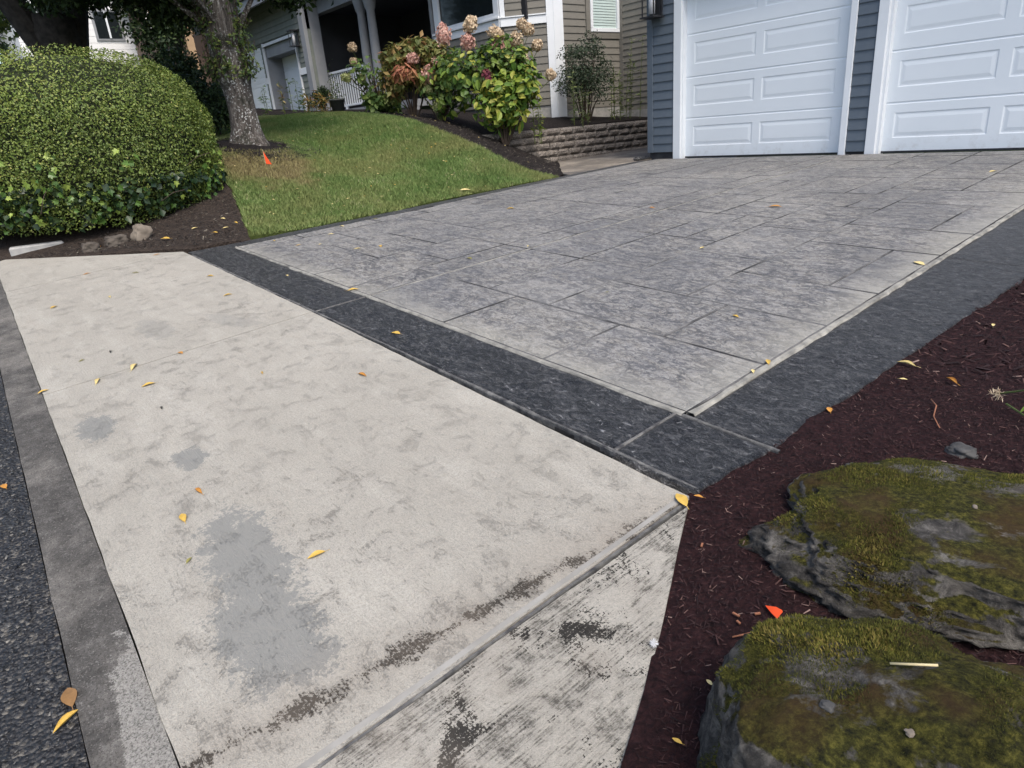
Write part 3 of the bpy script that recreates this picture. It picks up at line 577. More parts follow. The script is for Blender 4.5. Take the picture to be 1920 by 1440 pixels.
rail = link('railing', None, house, (-19.2, 9.5, .0))
bx('top_rail', 'trim_white', rail, 0, -.035, 1.72, 2.45, .035, 1.78, .006); bx('bottom_rail', 'trim_white', rail, 0, -.025, .86, 2.45, .025, .91, .004)
bm_ = MB().box(-.016, -.016, 0, .016, .016, .81); bme = mesh('baluster', bm_.v, bm_.f, 'trim_white')
for k in range(19): link('baluster', bme, rail, (.07+k*.128, 0, .91))
bx('rail_foot', 'trim_white', rail, 1.1, -.03, .775, 1.17, .03, .86)
# roofs and soffits above the frame
bx('soffit', 'trim_white', house, -7.9, 9.35, 2.75, .8, 13.6, 2.82); bx('fascia', 'trim_white', house, -7.95, 9.3, 2.70, .85, 9.345, 2.95)
V = [(-7.98, 9.25, 2.96), (.9, 9.25, 2.96), (.9, 16, 4.6), (-7.98, 16, 4.6), (-7.98, 9.25, 2.84), (.9, 9.25, 2.84), (.9, 16, 4.48), (-7.98, 16, 4.48)]
MB().add(V, [(0, 1, 2, 3), (7, 6, 5, 4), (0, 4, 5, 1), (1, 5, 6, 2), (2, 6, 7, 3), (3, 7, 4, 0)]).build('roof', 'roof', house)
bx('soffit', 'trim_white', house, -14.8, 9.6, 3.42, -11.5, 13.4, 3.48); bx('roof', 'roof', house, -14.9, 9.5, 3.49, -11.4, 13.6, 3.62)
bx('wall', 'siding_taupe', house, -11.3, 12.95, 2.7, -7.7, 13.2, 3.45); bx('wall', 'siding_taupe', house, -14.3, 11.0, 3.44, -11.3, 13.2, 3.415)
bx('wall', 'siding_taupe', house, -11.5, 10.9, 2.78, -11.205, 12.95, 3.42)

# ---------------------------------------------------------------- neighbouring garage with green-grey siding
nb = empty('neighbour_house', (0, 0, 0), 'green-grey sided house with recessed white garage door behind the trunk', 'house')
YN = 9.0
for x0, x1 in ((-19.52, -18.72), (-22.12, -21.86), (-25.4, -24.6)): bx('wall', 'siding_green', nb, x0, YN+.02, .3, x1, YN+.4, 3.6)
bx('wall', 'siding_green', nb, -25.4, YN+.02, 2.86, -18.72, YN+.4, 4.4)
for z0, z1, ex in ((.5, 1.80, .16), (1.97, 2.9, .13)):
    for x0, x1 in ((-19.46, -19.02), (-22.06, -21.92)): siding(nb, (x0, YN), (x1, YN), z0, z1, 'siding_green', (0, -1), ex)
siding(nb, (-24.6, YN), (-19.02, YN), 2.92, 4.3, 'siding_green', (0, -1), .15)
for x0, x1 in ((-19.5, -19.0), (-22.1, -21.88)): bx('band_trim', 'trim_white', nb, x0, YN-.04, 1.80, x1, YN+.02, 1.965, .004)
bx('corner_post', 'trim_grey', nb, -19.0, YN-.08, .3, -18.74, YN+.1, 3.6, .005)
for x0, x1, z0, z1 in ((-21.88, -21.84, .4, 2.9), (-19.56, -19.52, .4, 2.86), (-21.84, -19.56, 2.80, 2.87)): bx('door_trim', 'trim_white', nb, x0, YN-.04, z0, x1, YN+.02, z1)
bx('door_jamb', 'trim_grey', nb, -21.84, YN+.021, .4, -21.80, YN+1.0, 2.8); bx('door_header', 'trim_grey', nb, -21.8, YN+.05, 2.5, -19.56, YN+.9, 2.8)
garage_door(nb, -23.0, -19.60, YN+.5, .45, 5, .44, [(.06, .80), (.9, 1.64), (1.74, 2.48), (2.58, 3.32)], pz=(.1, .36))
garage_door(nb, -24.6, -22.14, YN+.06, .45, 5, .48, [(.06, .6), (.66, 1.2), (1.26, 1.8), (1.86, 2.4)], pz=(.1, .38))
bx('eave', 'trim_grey', nb, -25.6, YN-.7, 3.62, -18.72, YN-.62, 3.86); bx('roof', 'roof', nb, -25.7, YN-.75, 3.87, -18.7, 14, 4.0)
bx('wall', 'trim_grey', nb, -18.74, YN+.1, .3, -18.70, YN+.39, 3.6); bx('wall', 'siding_green', nb, -25.4, 13.5, .3, -19.4, 13.9, 4.3)

def lantern(loc, s, label):
    L = empty('wall_lantern', loc, label, 'lantern', 'wall lanterns')
    def b(nm, mat, *a): return bx(nm, mat, L, *[v*s for v in a])
    b('back_plate', 'black_metal', -.06, -.02, -.02, .06, 0, .3); b('base', 'black_metal', -.12, -.24, -.02, .12, -.01, .0); b('cap', 'black_metal', -.13, -.25, .36, .13, -.0, .385)
    for x in (-.1, .09):
        for y in (-.22, -.04): b('frame_bar', 'black_metal', x, y, .0, x+.014, y+.014, .36)
    MB().lathe([(.0, .03*s), (.045*s, .03*s), (.045*s, .33*s), (0, .33*s)], 12, (0, -.125*s)).build('glass_tube', 'lamp_glass', L, True)
    return L
lantern((-7.50, YG-.026, 1.42), 1.15, 'black box lantern with glass tube on the slate blue garage corner')
lantern((-19.3, YN-.03, 2.52), 1.0, 'small black lantern beside the neighbouring garage door')

# ---------------------------------------------------------------- retaining wall
g = G('block'); p = g.pos(); c = g.ramp(g.noise(p, 45, 6, .8), (.36, (.05, .044, .04)), (.5, (.21, .185, .16)), (.63, (.44, .39, .35)))
c = g.mix(g.ma('MULTIPLY', g.rand(), .35), c, (.06, .055, .05)); M['block'] = g.fin(c, .95, g.bump(g.noise(p, 60, 6, .8), 1, .02), .2)
def block_mesh(L, h, seed):
    nx, nzv = 7, 4; V = []; F = []
    for j in range(nzv):
        for i in range(nx):
            u, v = i/(nx-1), j/(nzv-1); e = min(u, 1-u)*L; f = min(v, 1-v)*h
            x = .05*min(1, e/.035)**.6*min(1, f/.03)**.6+.022*nz((i*1.7+seed*9, j*1.9, seed), .9)
            V.append((x, u*L-.0+.006*nz((i, j+seed, 3), 1)*(0 < i < nx-1), v*h))
    for j in range(nzv-1):
        for i in range(nx-1): a = j*nx+i; F.append((a, a+1, a+nx+1, a+nx))
    b = len(V); V += [(-.22, 0, 0), (-.22, L, 0), (-.22, L, h), (-.22, 0, h)]; tl, tr = (nzv-1)*nx, nzv*nx-1
    F += [(tl, )+tuple(range(tl+1, tr+1))+(b+2, b+3), tuple(reversed(range(0, nx)))+(b, b+1), (0,)+tuple(j*nx for j in range(1, nzv))+(b+3, b), (b+1, b+2)+tuple(j*nx+nx-1 for j in range(nzv-1, -1, -1))]
    return mesh('wall_block', V, F, 'block', False)
rw = empty('retaining_wall', (-9.9, 8, -.75), 'low retaining wall of rough brown concrete blocks along the path', 'wall')
bms = {}
for c_ in range(6):
    z = -.10-.128*(c_+1); y = 7.75+c_*.16+random.uniform(-.1, .1); x = -9.92+.012*c_
    while y < 12.9:
        L = random.choice((.26, .31, .36, .42)); key = (L, random.randint(0, 2))
        if key not in bms: bms[key] = block_mesh(L-.006, .122, len(bms)+1)
        xo = x+random.uniform(-.008, .010)-(.25*(8.4-y)**2*.35 if y < 8.4 else 0)
        link('wall_block', bms[key], rw, (xo+9.9, y-8, z+.75), (random.uniform(-.006, .006), 0, random.uniform(-.025, .025))); y += L
# ---------------------------------------------------------------- foliage materials
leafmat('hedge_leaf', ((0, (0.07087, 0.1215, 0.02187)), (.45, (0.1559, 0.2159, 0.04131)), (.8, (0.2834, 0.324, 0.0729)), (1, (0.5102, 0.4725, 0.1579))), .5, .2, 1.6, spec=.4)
leafmat('ivy_leaf', ((0, (.045, .10, .022)), (.5, (.09, .17, .03)), (1, (.32, .40, .08))), .4, .2, spec=.4)
leafmat('ivy_dark', ((0, (.010, .026, .010)), (.6, (.022, .048, .016)), (1, (.05, .085, .025))), .4, .15, spec=.4)  # darker ivy copy, shade at the hedge foot put into the colour
leafmat('tree_leaf', ((0, (0.009, 0.0198, 0.0072)), (.6, (0.0225, 0.045, 0.0126)), (1, (0.063, 0.0945, 0.027))), .6, .25)
leafmat('sucker_leaf', ((0, (.035, .065, .016)), (.6, (.075, .12, .03)), (1, (.20, .23, .06))), .5, .25)
leafmat('bright_leaf', ((0, (.07, .12, .02)), (.5, (.14, .21, .03)), (1, (.30, .33, .06))), .5, .3)
leafmat('hydr_leaf', ((0, (.045, .10, .018)), (.4, (.10, .18, .025)), (.75, (.24, .30, .045)), (1, (.36, .33, .07))), .5, .3)
leafmat('hydr_dark', ((0, (.045, .09, .026)), (.6, (.085, .15, .038)), (1, (.17, .23, .055))), .5, .25)
leafmat('peony_leaf', ((0, (.075, .105, .025)), (.5, (.16, .16, .045)), (.8, (.26, .20, .07)), (1, (.30, .15, .07))), .55, .3)
leafmat('peony_red', ((0, (.30, .11, .065)), (.6, (.40, .17, .10)), (1, (.34, .20, .08))), .55, .3)
leafmat('rose_leaf', ((0, (.018, .032, .018)), (.6, (.04, .062, .034)), (1, (.075, .10, .055))), .5, .2)
leafmat('lily_leaf', ((0, (.075, .11, .04)), (.6, (.14, .18, .07)), (1, (.24, .28, .10))), .5, .3)
leafmat('orange_leaf', ((0, (.22, .10, .025)), (.5, (.30, .19, .05)), (1, (.38, .33, .10))), .55, .3)
leafmat('petal_tan', ((0, (.36, .26, .16)), (.5, (.56, .43, .30)), (1, (.72, .62, .44))), .7, .25)
leafmat('petal_pink', ((0, (.42, .20, .17)), (.5, (.60, .36, .30)), (1, (.74, .55, .45))), .7, .25)
leafmat('petal_green', ((0, (.25, .30, .10)), (.5, (.42, .46, .20)), (1, (.60, .60, .32))), .7, .25)
leafmat('petal_wine', ((0, (.08, .015, .03)), (.6, (.17, .035, .06)), (1, (.30, .10, .10))), .7, .2)
leafmat('moss', ((0, (.022, .026, .006)), (.45, (.06, .065, .010)), (.85, (.125, .125, .018)), (1, (.20, .16, .04))), .85, .1, 5)
simple('stem_green', (.05, .075, .02), (.10, .12, .035), 8, .7); simple('stem_brown', (.035, .026, .02), (.075, .055, .04), 8, .85)
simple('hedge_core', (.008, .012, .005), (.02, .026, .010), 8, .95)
g = G('bark'); p = g.obj(); st = g.sc(p, 1, 1, .16); n1 = g.noise(st, 26, 6, .7, .6)
c = g.ramp(n1, (.34, (.035, .030, .027)), (.52, (.115, .10, .088)), (.70, (.235, .215, .19)))
li = g.ramp(g.noise(p, 34, 3, .5), (.57, 0.0), (.62, .9)); c = g.mix(g.ma('MULTIPLY', li, g.ramp(g.noise(p, 2.5, 3), (.40, .15), (.55, 1.0))), c, (.60, .60, .57))
c = g.mix(g.ramp(g.noise(p, 4, 4, .6), (.54, 0.0), (.62, .75)), c, (.03, .032, .024)); M['bark'] = g.fin(c, .95, g.bump(n1, 1.0, .05), .15)
simple('bark_dark', (.012, .011, .010), (.04, .036, .032), 14, .95, .8, 20)

def shell_points(n, prof, cen, ax, ay, rot, jitter, zmin, zmax, nm=2.0, na=.05, seed=0):
    """points scattered near the skin of a clipped bush: prof(h) = relative radius at relative height"""
    h = rng.random(n*2)**.9; th = rng.random(n*2)*2*math.pi; r = prof(h); keep = rng.random(n*2) < np.clip(r*.75+.25, .1, 1); h, th = h[keep][:n], th[keep][:n]; r = prof(h)
    dep = rng.random(len(h))**1.7*jitter
    bump_ = np.array([nz((math.cos(t)*nm+seed, math.sin(t)*nm, hh*nm*1.3), 1) for t, hh in zip(th, h)])
    rr = r*(1+na*bump_); x = np.cos(th)*ax*rr; y = np.sin(th)*ay*rr
    e = 1e-3; dr = (prof(np.clip(h+e, 0, 1))-prof(np.clip(h-e, 0, 1)))/(2*e)
    N_ = np.stack([np.cos(th), np.sin(th), -np.clip(dr, -4, 4)*ax/(zmax-zmin)], 1); N_ /= np.linalg.norm(N_, axis=1, keepdims=True)
    x -= N_[:, 0]*dep; y -= N_[:, 1]*dep; z = zmin+(zmax-zmin)*(h+.02*bump_)-N_[:, 2]*dep
    c, s = math.cos(rot), math.sin(rot); P = np.stack([cen[0]+x*c-y*s, cen[1]+x*s+y*c, z], 1)
    N2 = np.stack([N_[:, 0]*c-N_[:, 1]*s, N_[:, 0]*s+N_[:, 1]*c, N_[:, 2]], 1); return P, N2, h
# ---------------------------------------------------------------- clipped hedge with ivy at its foot
HC = (-9.60, 1.52); HZ0, HZ1 = -.72, 1.22
def hprof(h):
    h = np.asarray(h, float); up_ = (1-np.clip((h-.40)/.605, 0, 1)**2.5)**(1/2.3); lo = 1-.16*np.clip((.40-h)/.4, 0, 1)**2
    return np.where(h > .40, up_, lo)
hedge = empty('clipped_hedge', (HC[0], HC[1], HZ0), 'large rounded clipped green hedge beside the pale apron', 'hedge')
cu = np.array(hedge.location)
P, Nn, h = shell_points(105000, hprof, HC, 1.18, 1.50, R(-9), .30, HZ0+.02, HZ1, 3.2, .085)
tint = np.clip(rng.normal(.42, .2, len(P))+np.clip(h-.6, 0, .4)*.35, 0, 1)  # yellower crown leaves, with the light on the top put into the tint
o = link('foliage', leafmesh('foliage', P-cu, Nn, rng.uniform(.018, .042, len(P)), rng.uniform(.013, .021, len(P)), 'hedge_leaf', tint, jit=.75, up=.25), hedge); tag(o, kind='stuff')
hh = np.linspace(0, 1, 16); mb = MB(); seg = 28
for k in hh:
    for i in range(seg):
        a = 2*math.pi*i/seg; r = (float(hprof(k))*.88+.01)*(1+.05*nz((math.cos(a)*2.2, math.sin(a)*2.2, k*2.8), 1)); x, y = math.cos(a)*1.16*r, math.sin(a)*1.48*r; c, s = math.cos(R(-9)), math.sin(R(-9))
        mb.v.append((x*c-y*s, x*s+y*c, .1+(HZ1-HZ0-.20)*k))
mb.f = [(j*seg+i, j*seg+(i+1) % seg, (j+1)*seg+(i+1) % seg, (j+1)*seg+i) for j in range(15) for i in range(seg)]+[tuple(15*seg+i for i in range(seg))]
mb.build('dark_core', 'hedge_core', hedge, True)  # added solid dark core, blocks the view through the leaves
mb = MB()
for i in range(26):
    a = random.uniform(0, 6.28); r = random.uniform(.2, .9); x, y = r*math.cos(a), r*math.sin(a)*1.2; mb.tube([(x*.8, y*.8, -.1), (x, y, .3), (x*1.15, y*1.15, .7)], [.02, .014, .008], 5)
mb.build('stem', 'stem_brown', hedge)
def leaf_outline(kind):
    if kind == 'ivy': pr = [(0, 0), (.18, -.05), (.42, .05), (.30, .22), (.50, .50), (.22, .52), (0, 1)]
    elif kind == 'oval': pr = [(0, 0), (.17, .12), (.28, .38), (.25, .62), (.12, .86), (0, 1)]
    else: pr = [(0, 0), (.09, .2), (.12, .45), (.08, .75), (0, 1)]
    V = [(0, y, -.10*y*y+.0) for x, y in pr]; L = [(-x, y, .28*x-.10*y*y) for x, y in pr[1:-1]]; R_ = [(x, y, .28*x-.10*y*y) for x, y in pr[1:-1]]
    V = [(0, 0, 0), (0, 1, -.14), (0, .45, -.03)]+L+R_; n = len(L); F = []
    ch = [0]+[3+i for i in range(n)]+[1]
    for i in range(len(ch)-1): F.append((2, ch[i+1], ch[i]))
    ch = [0]+[3+n+i for i in range(n)]+[1]
    for i in range(len(ch)-1): F.append((2, ch[i], ch[i+1]))
    return V, F
def leaf_set(kind, mat, k=5):
    out = []
    for i in range(k):
        V, F = leaf_outline(kind); out.append(mesh('leaf', V, F, mat, False, [(i+.5)/k]*len(V)))
    return out
def place_leaf(me, parent, p, n, size, droop=.5, name='leaf'):
    n = Vector(n)+Vector((random.gauss(0, .35), random.gauss(0, .35), random.gauss(0, .35))); n.normalize()
    t = Vector((random.gauss(0, 1), random.gauss(0, 1), random.gauss(-droop, .6))); t = (t-n*t.dot(n)).normalized(); b = t.cross(n)
    m = Matrix(((b.x*size, t.x*size, n.x*size, p[0]), (b.y*size, t.y*size, n.y*size, p[1]), (b.z*size, t.z*size, n.z*size, p[2]), (0, 0, 0, 1)))
    o = bpy.data.objects.new(name, me); COL.objects.link(o); o.parent = parent; o.matrix_local = m; return o
ivy = empty('ivy_vine', (HC[0]+1.1, HC[1]-.2, HZ0), 'ivy with bright star-shaped leaves creeping over the foot of the clipped hedge', 'ivy')
cu = np.array(ivy.location)
def foot(n, zlo, zhi, seed):
    P, Nn, h = shell_points(n*8, hprof, HC, 1.22, 1.54, R(-9), .10, HZ0+.1, HZ1, 2.2, .055, seed)
    k = (P[:, 2] > zlo) & (P[:, 2] < zhi) & ((P[:, 0]-HC[0]) > -.5); P, Nn = P[k], Nn[k]
    cl = np.array([nz((p[0]*2.2, p[1]*2.2, p[2]*2.2+seed), 1) for p in P]); o = np.argsort(-cl+rng.random(len(P))*.5+np.clip(P[:, 2]-zlo, 0, 2)*.5)[:n]
    return P[o], Nn[o]
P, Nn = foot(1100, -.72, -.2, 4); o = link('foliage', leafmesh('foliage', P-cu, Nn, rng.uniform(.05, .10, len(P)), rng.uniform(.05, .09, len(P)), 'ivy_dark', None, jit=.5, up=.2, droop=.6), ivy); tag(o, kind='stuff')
ls = leaf_set('ivy', 'ivy_leaf'); P, Nn = foot(280, -.66, .1, 9)
for p, n in zip(P, Nn): place_leaf(random.choice(ls), ivy, p-cu+n*.05, n+np.array((0, 0, .35)), random.uniform(.05, .085), .8)
mb = MB()
for i in range(9):
    j = random.randrange(len(P)); p = Vector(P[j]-cu)+Vector(Nn[j])*.04; q = p+Vector((random.uniform(-.1, .2), random.uniform(-.35, .35), random.uniform(-.25, .1))); mb.tube([p, (p+q)/2+Vector((.03, 0, .03)), q], .004, 5)
tag(mb.build('vine_stem', 'stem_brown', ivy), kind='stuff')

# ---------------------------------------------------------------- trees
def trunk_mesh(rings, seg, rad_noise, seed, flare=None):
    mb = MB(); n = len(rings)
    for k, (x, y, z, r) in enumerate(rings):
        for i in range(seg):
            a = 2*math.pi*i/seg; f = 1+rad_noise*nz((math.cos(a)*2+seed, math.sin(a)*2, z*1.4), 1)+.35*rad_noise*nz((math.cos(a)*6+seed, math.sin(a)*6, z*2.5), 1)
            if flare: f += flare*max(0, 1-k/4)*max(0, math.cos(a*5+seed))
            mb.v.append((x+math.cos(a)*r*f, y+math.sin(a)*r*f, z))
    mb.f = [(j*seg+i, j*seg+(i+1) % seg, (j+1)*seg+(i+1) % seg, (j+1)*seg+i) for j in range(n-1) for i in range(seg)]
    return mb
def clumps(n, cen, rad, nc, cr, flat=.75, zcut=None):
    C = rng.normal(0, 1, (nc, 3)); C /= np.linalg.norm(C, axis=1, keepdims=True); C *= (rng.random((nc, 1))**.4)*np.array(rad); C += np.array(cen)
    if zcut is not None: C = C[C[:, 2] > zcut]
    i = rng.integers(0, len(C), n); d = rng.normal(0, 1, (n, 3)); d /= np.linalg.norm(d, axis=1, keepdims=True); q = d*(rng.random((n, 1))**.5)*cr*np.array((1, 1, flat))
    return C[i]+q, d, C
def tree(name, label, base, trunk, crown, n, leaf, mat, bark, limbs=(), group=None, cr=.7, nc=60, zcut=None):
    t = empty(name, base, label, 'tree', group); b = np.array(base)
    trunk.build('trunk', bark, t, True)
    P, d, C = clumps(n, crown[0], crown[1], nc, cr, zcut=zcut)
    mb = MB()
    for a in limbs: mb.tube(*a)
    top = Vector(crown[0])-Vector(base)
    for c in C[::3]:
        q = Vector(c-b); s = Vector((0, 0, min(q.z*.55, top.z*.75))); mb.tube([s, s.lerp(q, .5)+Vector((0, 0, .25)), q], [.05, .03, .012], 5)
    if mb.v: mb.build('limb', bark, t)
    o = link('crown', leafmesh('crown', P-b, d, rng.uniform(leaf*.7, leaf*1.3, n), rng.uniform(leaf*.45, leaf*.8, n), mat, None, jit=.9, up=.5, droop=.3), t); tag(o, kind='stuff')
    return t
TB = (-10.8, 3.94, .02)
rings = [(0, 0, -.15, .56), (0, 0, 0, .45), (0, 0, .10, .37), (0, 0, .25, .31), (.0, 0, .45, .285), (0, 0, .65, .275), (0, -.01, .85, .30), (-.01, -.02, .98, .35), (-.02, -.02, 1.12, .33), (-.02, -.03, 1.3, .345), (-.02, -.03, 1.5, .35), (-.02, -.03, 1.75, .37), (-.03, -.03, 2.0, .39), (-.03, -.03, 2.25, .36), (-.03, -.03, 2.45, .28)]
limbs = [([(-.05, -.2, 2.1), (-.2, -.7, 2.9), (-.4, -1.5, 4.0), (-.5, -2.2, 5.4)], [.26, .2, .14, .06], 10), ([(0, .12, 2.1), (.1, .5, 3.0), (.2, 1.1, 4.2), (.3, 1.5, 5.6)], [.27, .2, .13, .05], 10), ([(-.1, 0, 2.2), (-.6, .1, 3.2), (-1.4, .1, 4.6)], [.22, .15, .05], 8)]
rings = [(x, y, z, r*.69) for x, y, z, r in rings]
limbs = [([Vector(p)*1.0 for p in a], [r*.72 for r in b], c) for a, b, c in limbs]
maple = tree('maple_tree', 'grey-barked tree with lichen spots and leafy shoots standing on the lawn', TB, trunk_mesh(rings, 40, .10, 3.1, .16), ((-11.2, 3.4, 4.0), (2.6, 3.0, 1.9)), 26000, .11, 'tree_leaf', 'bark', limbs, cr=.8, nc=70, zcut=2.35)
# drooping outer twigs
P, d, C = clumps(9000, (-11.3, 2.9, 2.2), (.9, 1.5, .42), 46, .34, .6, 1.72); o = link('crown', leafmesh('crown', P-np.array(TB), d, rng.uniform(.06, .11, len(P)), rng.uniform(.03, .05, len(P)), 'tree_leaf', None, jit=.8, up=.6), maple); tag(o, kind='stuff')
P, d, C = clumps(2600, (-10.8, 5.0, 2.25), (.5, .5, .3), 14, .3, .6, 1.85); o = link('crown', leafmesh('crown', P-np.array(TB), d, rng.uniform(.06, .11, len(P)), rng.uniform(.03, .05, len(P)), 'tree_leaf', None, jit=.8, up=.6), maple); tag(o, kind='stuff')
mb = MB(); SP = []; SN = []
for i in range(70):                                                  # leafy shoots sprouting from the burl
    a = random.uniform(-2.6, 1.1); z = random.choice((.95, 1.0, 1.05, 1.1, 1.35, 1.6)); r = .24; p = Vector((math.cos(a)*r, math.sin(a)*r, z)); q = p+Vector((math.cos(a)*random.uniform(.04, .16), math.sin(a)*random.uniform(.04, .16), random.uniform(.05, .6 if i % 3 == 0 else .22)))
    mb.tube([p, p.lerp(q, .4)+Vector((math.cos(a)*.04, math.sin(a)*.04, 0)), q], .005, 4)
    for k in range(10): SP.append(p.lerp(q, random.random())+Vector([random.gauss(0, .025) for _ in range(3)])); SN.append((math.cos(a), math.sin(a), .4))
for a, zt in ((-1.05, 1.9), (.35, 2.0), (.5, 1.5)):                        # two long water shoots
    p = Vector((math.cos(a)*.25, math.sin(a)*.25, .95)); q = Vector((math.cos(a)*.32, math.sin(a)*.32, zt)); mb.tube([p, q], .007, 5)
    for k in range(90): SP.append(p.lerp(q, random.random())+Vector([random.gauss(0, .04) for _ in range(3)])); SN.append((math.cos(a), math.sin(a), .4))
mb.build('shoot', 'stem_brown', maple); n = len(SP)
o = link('shoot_leaves', leafmesh('shoot_leaves', np.array(SP), np.array(SN), rng.uniform(.05, .09, n), rng.uniform(.025, .04, n), 'sucker_leaf', None, jit=.6, up=.2), maple); tag(o, kind='stuff')
sheet('tree_ring', ragged([(TB[0]+math.cos(a)*(.75+.2*math.cos(a-.9))+.1, TB[1]+math.sin(a)*(.7+.15*math.sin(2*a))) for a in np.linspace(0, 6.1, 24)], .1, .05), HL, .15, 'soil', .012, .03, bumpy=.03)
TB2 = (-12.8, 2.15, -.15)
rings = [(0, 0, -.2, .42), (0, 0, .2, .3), (0, 0, .7, .26), (0, 0, 1.2, .26), (0, 0, 1.6, .29), (0, 0, 1.95, .34), (0, 0, 2.2, .3)]
limbs = [([(0, -.12, 1.6), (.0, -.42, 2.3), (-.1, -.9, 3.3), (-.2, -1.5, 5)], [.2, .18, .13, .05], 10), ([(0, .14, 1.6), (0, .32, 2.3), (0, .6, 3.3), (-.1, 1.0, 5)], [.2, .19, .13, .05], 10)]
tree('dark_tree', 'dark forked tree trunk rising behind the clipped hedge', TB2, trunk_mesh(rings, 24, .1, 6.3, .1), ((-13.4, 1.9, 4.6), (2.2, 2.6, 1.8)), 20000, .11, 'tree_leaf', 'bark_dark', limbs, cr=.75, nc=60, zcut=3.3)
bgt = [((-17, .2, .0), 3.3, (1.6, 1.9, 1.9), 'leafy tree left of the dark forked trunk', 'sucker_leaf'), ((-22, 1.3, .5), 4.2, (1.5, 1.3, 2.0), 'dark green tree left of the white house', 'tree_leaf'),
       ((-24.5, 7.3, .9), 4.4, (1.5, 1.2, 2.2), 'dark narrow tree in front of the tan house', 'tree_leaf'), ((-24, .2, .5), 5.0, (2.6, 2.8, 2.6), 'broad tree across the lawn beyond the hedge', 'tree_leaf'),
       ((-46, 3, 2), 9, (5, 6, 4.5), 'tall tree beside the white house', 'tree_leaf'), ((-48, 14, 2), 10, (5, 6, 4.5), 'tall tree behind the tan house', 'tree_leaf')]
for i, (b, z, r, lab, mt) in enumerate(bgt):
    s = r[0]/2; rings = [(0, 0, -.4, .25*s), (0, 0, .6, .2*s), (0, 0, z-b[2]-.3, .14*s), (0, 0, z-b[2]+.8, .08*s)]
    tree('garden_tree', lab, b, trunk_mesh(rings, 12, .1, i), ((b[0], b[1], z), r), 11000, .13*max(1, s*.8), mt, 'bark_dark', (), 'trees beyond the lawn', cr=r[0]*.36, nc=60)
def bush(name, label, base, r, hgt, n, leaf, mat, seed=0, group=None, cat='shrub', cr=.25, nc=30):
    t = empty(name, base, label, cat, group)
    P, d, C = clumps(n, (0, 0, hgt*.55), (r, r, hgt*.42), nc, cr)
    mb = MB()
    for c in C[::2]: q = Vector(c); mb.tube([(q.x*.15, q.y*.15, -.05), (q.x*.5, q.y*.5, q.z*.55), q], [.016, .011, .005], 5)
    mb.build('stem', 'stem_brown', t)
    o = link('foliage', leafmesh('foliage', P, d, rng.uniform(leaf*.7, leaf*1.3, n), rng.uniform(leaf*.4, leaf*.7, n), mat, None, jit=.7, up=.4), t); tag(o, kind='stuff'); return t
bush('dark_shrub', 'dense dark shrub between the hedge and the grey tree trunk', (-12.6, 4.0, .1), .55, 1.15, 5000, .07, 'tree_leaf')
bush('dark_shrub', 'round dark shrub behind the right shoulder of the hedge', (-14.2, 4.2, .25), .8, 1.6, 5000, .08, 'tree_leaf')

# ---------------------------------------------------------------- far houses
simple('far_white', (.70, .70, .69), (.76, .76, .75), 2, .7); simple('far_tan', (.32, .21, .12), (.40, .27, .16), 2, .8); simple('far_brown', (.09, .06, .045), (.13, .09, .065), 2, .8)
wh = empty('white_house', (-39, 8, 1.5), 'white sided house with dark windows glimpsed above the hedge', 'house')
def rel(par, nm, mat, *a): l = par.location; return bx(nm, mat, par, a[0]-l.x, a[1]-l.y, a[2]-l.z, a[3]-l.x, a[4]-l.y, a[5]-l.z)
rel(wh, 'wall', 'far_white', -46, 5.0, 1.2, -38.6, 10.9, 8.2); rel(wh, 'roof', 'roof', -46.4, 4.6, 8.21, -38.1, 11.3, 8.5)
for k in range(24):
    m_ = None; rel(wh, 'siding_board', 'far_white', -38.6, 5.0, 1.6+k*.27, -38.575, 10.9, 1.6+k*.27+.255)
for y0, y1, z0, z1 in ((8.15, 9.15, 5.3, 6.4), (7.9, 8.6, 6.9, 7.7), (6.0, 6.9, 5.3, 6.4), (9.6, 10.4, 6.7, 7.7)):
    w_ = link('window', None, wh); l = wh.location
    bx('window_frame', 'trim_grey', w_, -38.57-l.x, y0-.1-l.y, z0-.1-l.z, -38.52-l.x, y1+.1-l.y, z1+.1-l.z); bx('pane_glass', 'pane', w_, -38.515-l.x, y0-l.y, z0-l.z, -38.50-l.x, y1-l.y, z1-l.z)
    bx('mullion', 'trim_white', w_, -38.50-l.x, (y0+y1)/2-.04-l.y, z0-l.z, -38.47-l.x, (y0+y1)/2+.04-l.y, z1-l.z)
th = empty('tan_house', (-31, 9.6, 1.2), 'brown house with tan porch posts glimpsed left of the grey trunk', 'house')
rel(th, 'wall', 'far_brown', -38, 9.5, .6, -32, 14, 6.6); rel(th, 'roof', 'roof', -38.4, 9.1, 6.61, -29.5, 14.4, 6.9); rel(th, 'porch_floor', 'far_tan', -32, 8.6, .6, -29.6, 13.5, 1.5)
for y in (8.75, 9.25, 10.6, 12.4): rel(th, 'porch_post', 'far_tan', -29.9, y, 1.5, -29.65, y+.28, 4.3)
rel(th, 'porch_beam', 'far_tan', -30, 8.4, 4.31, -29.6, 13.5, 4.7); rel(th, 'gable_panel', 'far_tan', -32, 8.6, 4.9, -31.95, 9.5, 6.5)
for y in (8.6, 9.3): rel(th, 'gable_trim', 'far_white', -31.95, y, 4.75, -31.9, y+.12, 6.6)

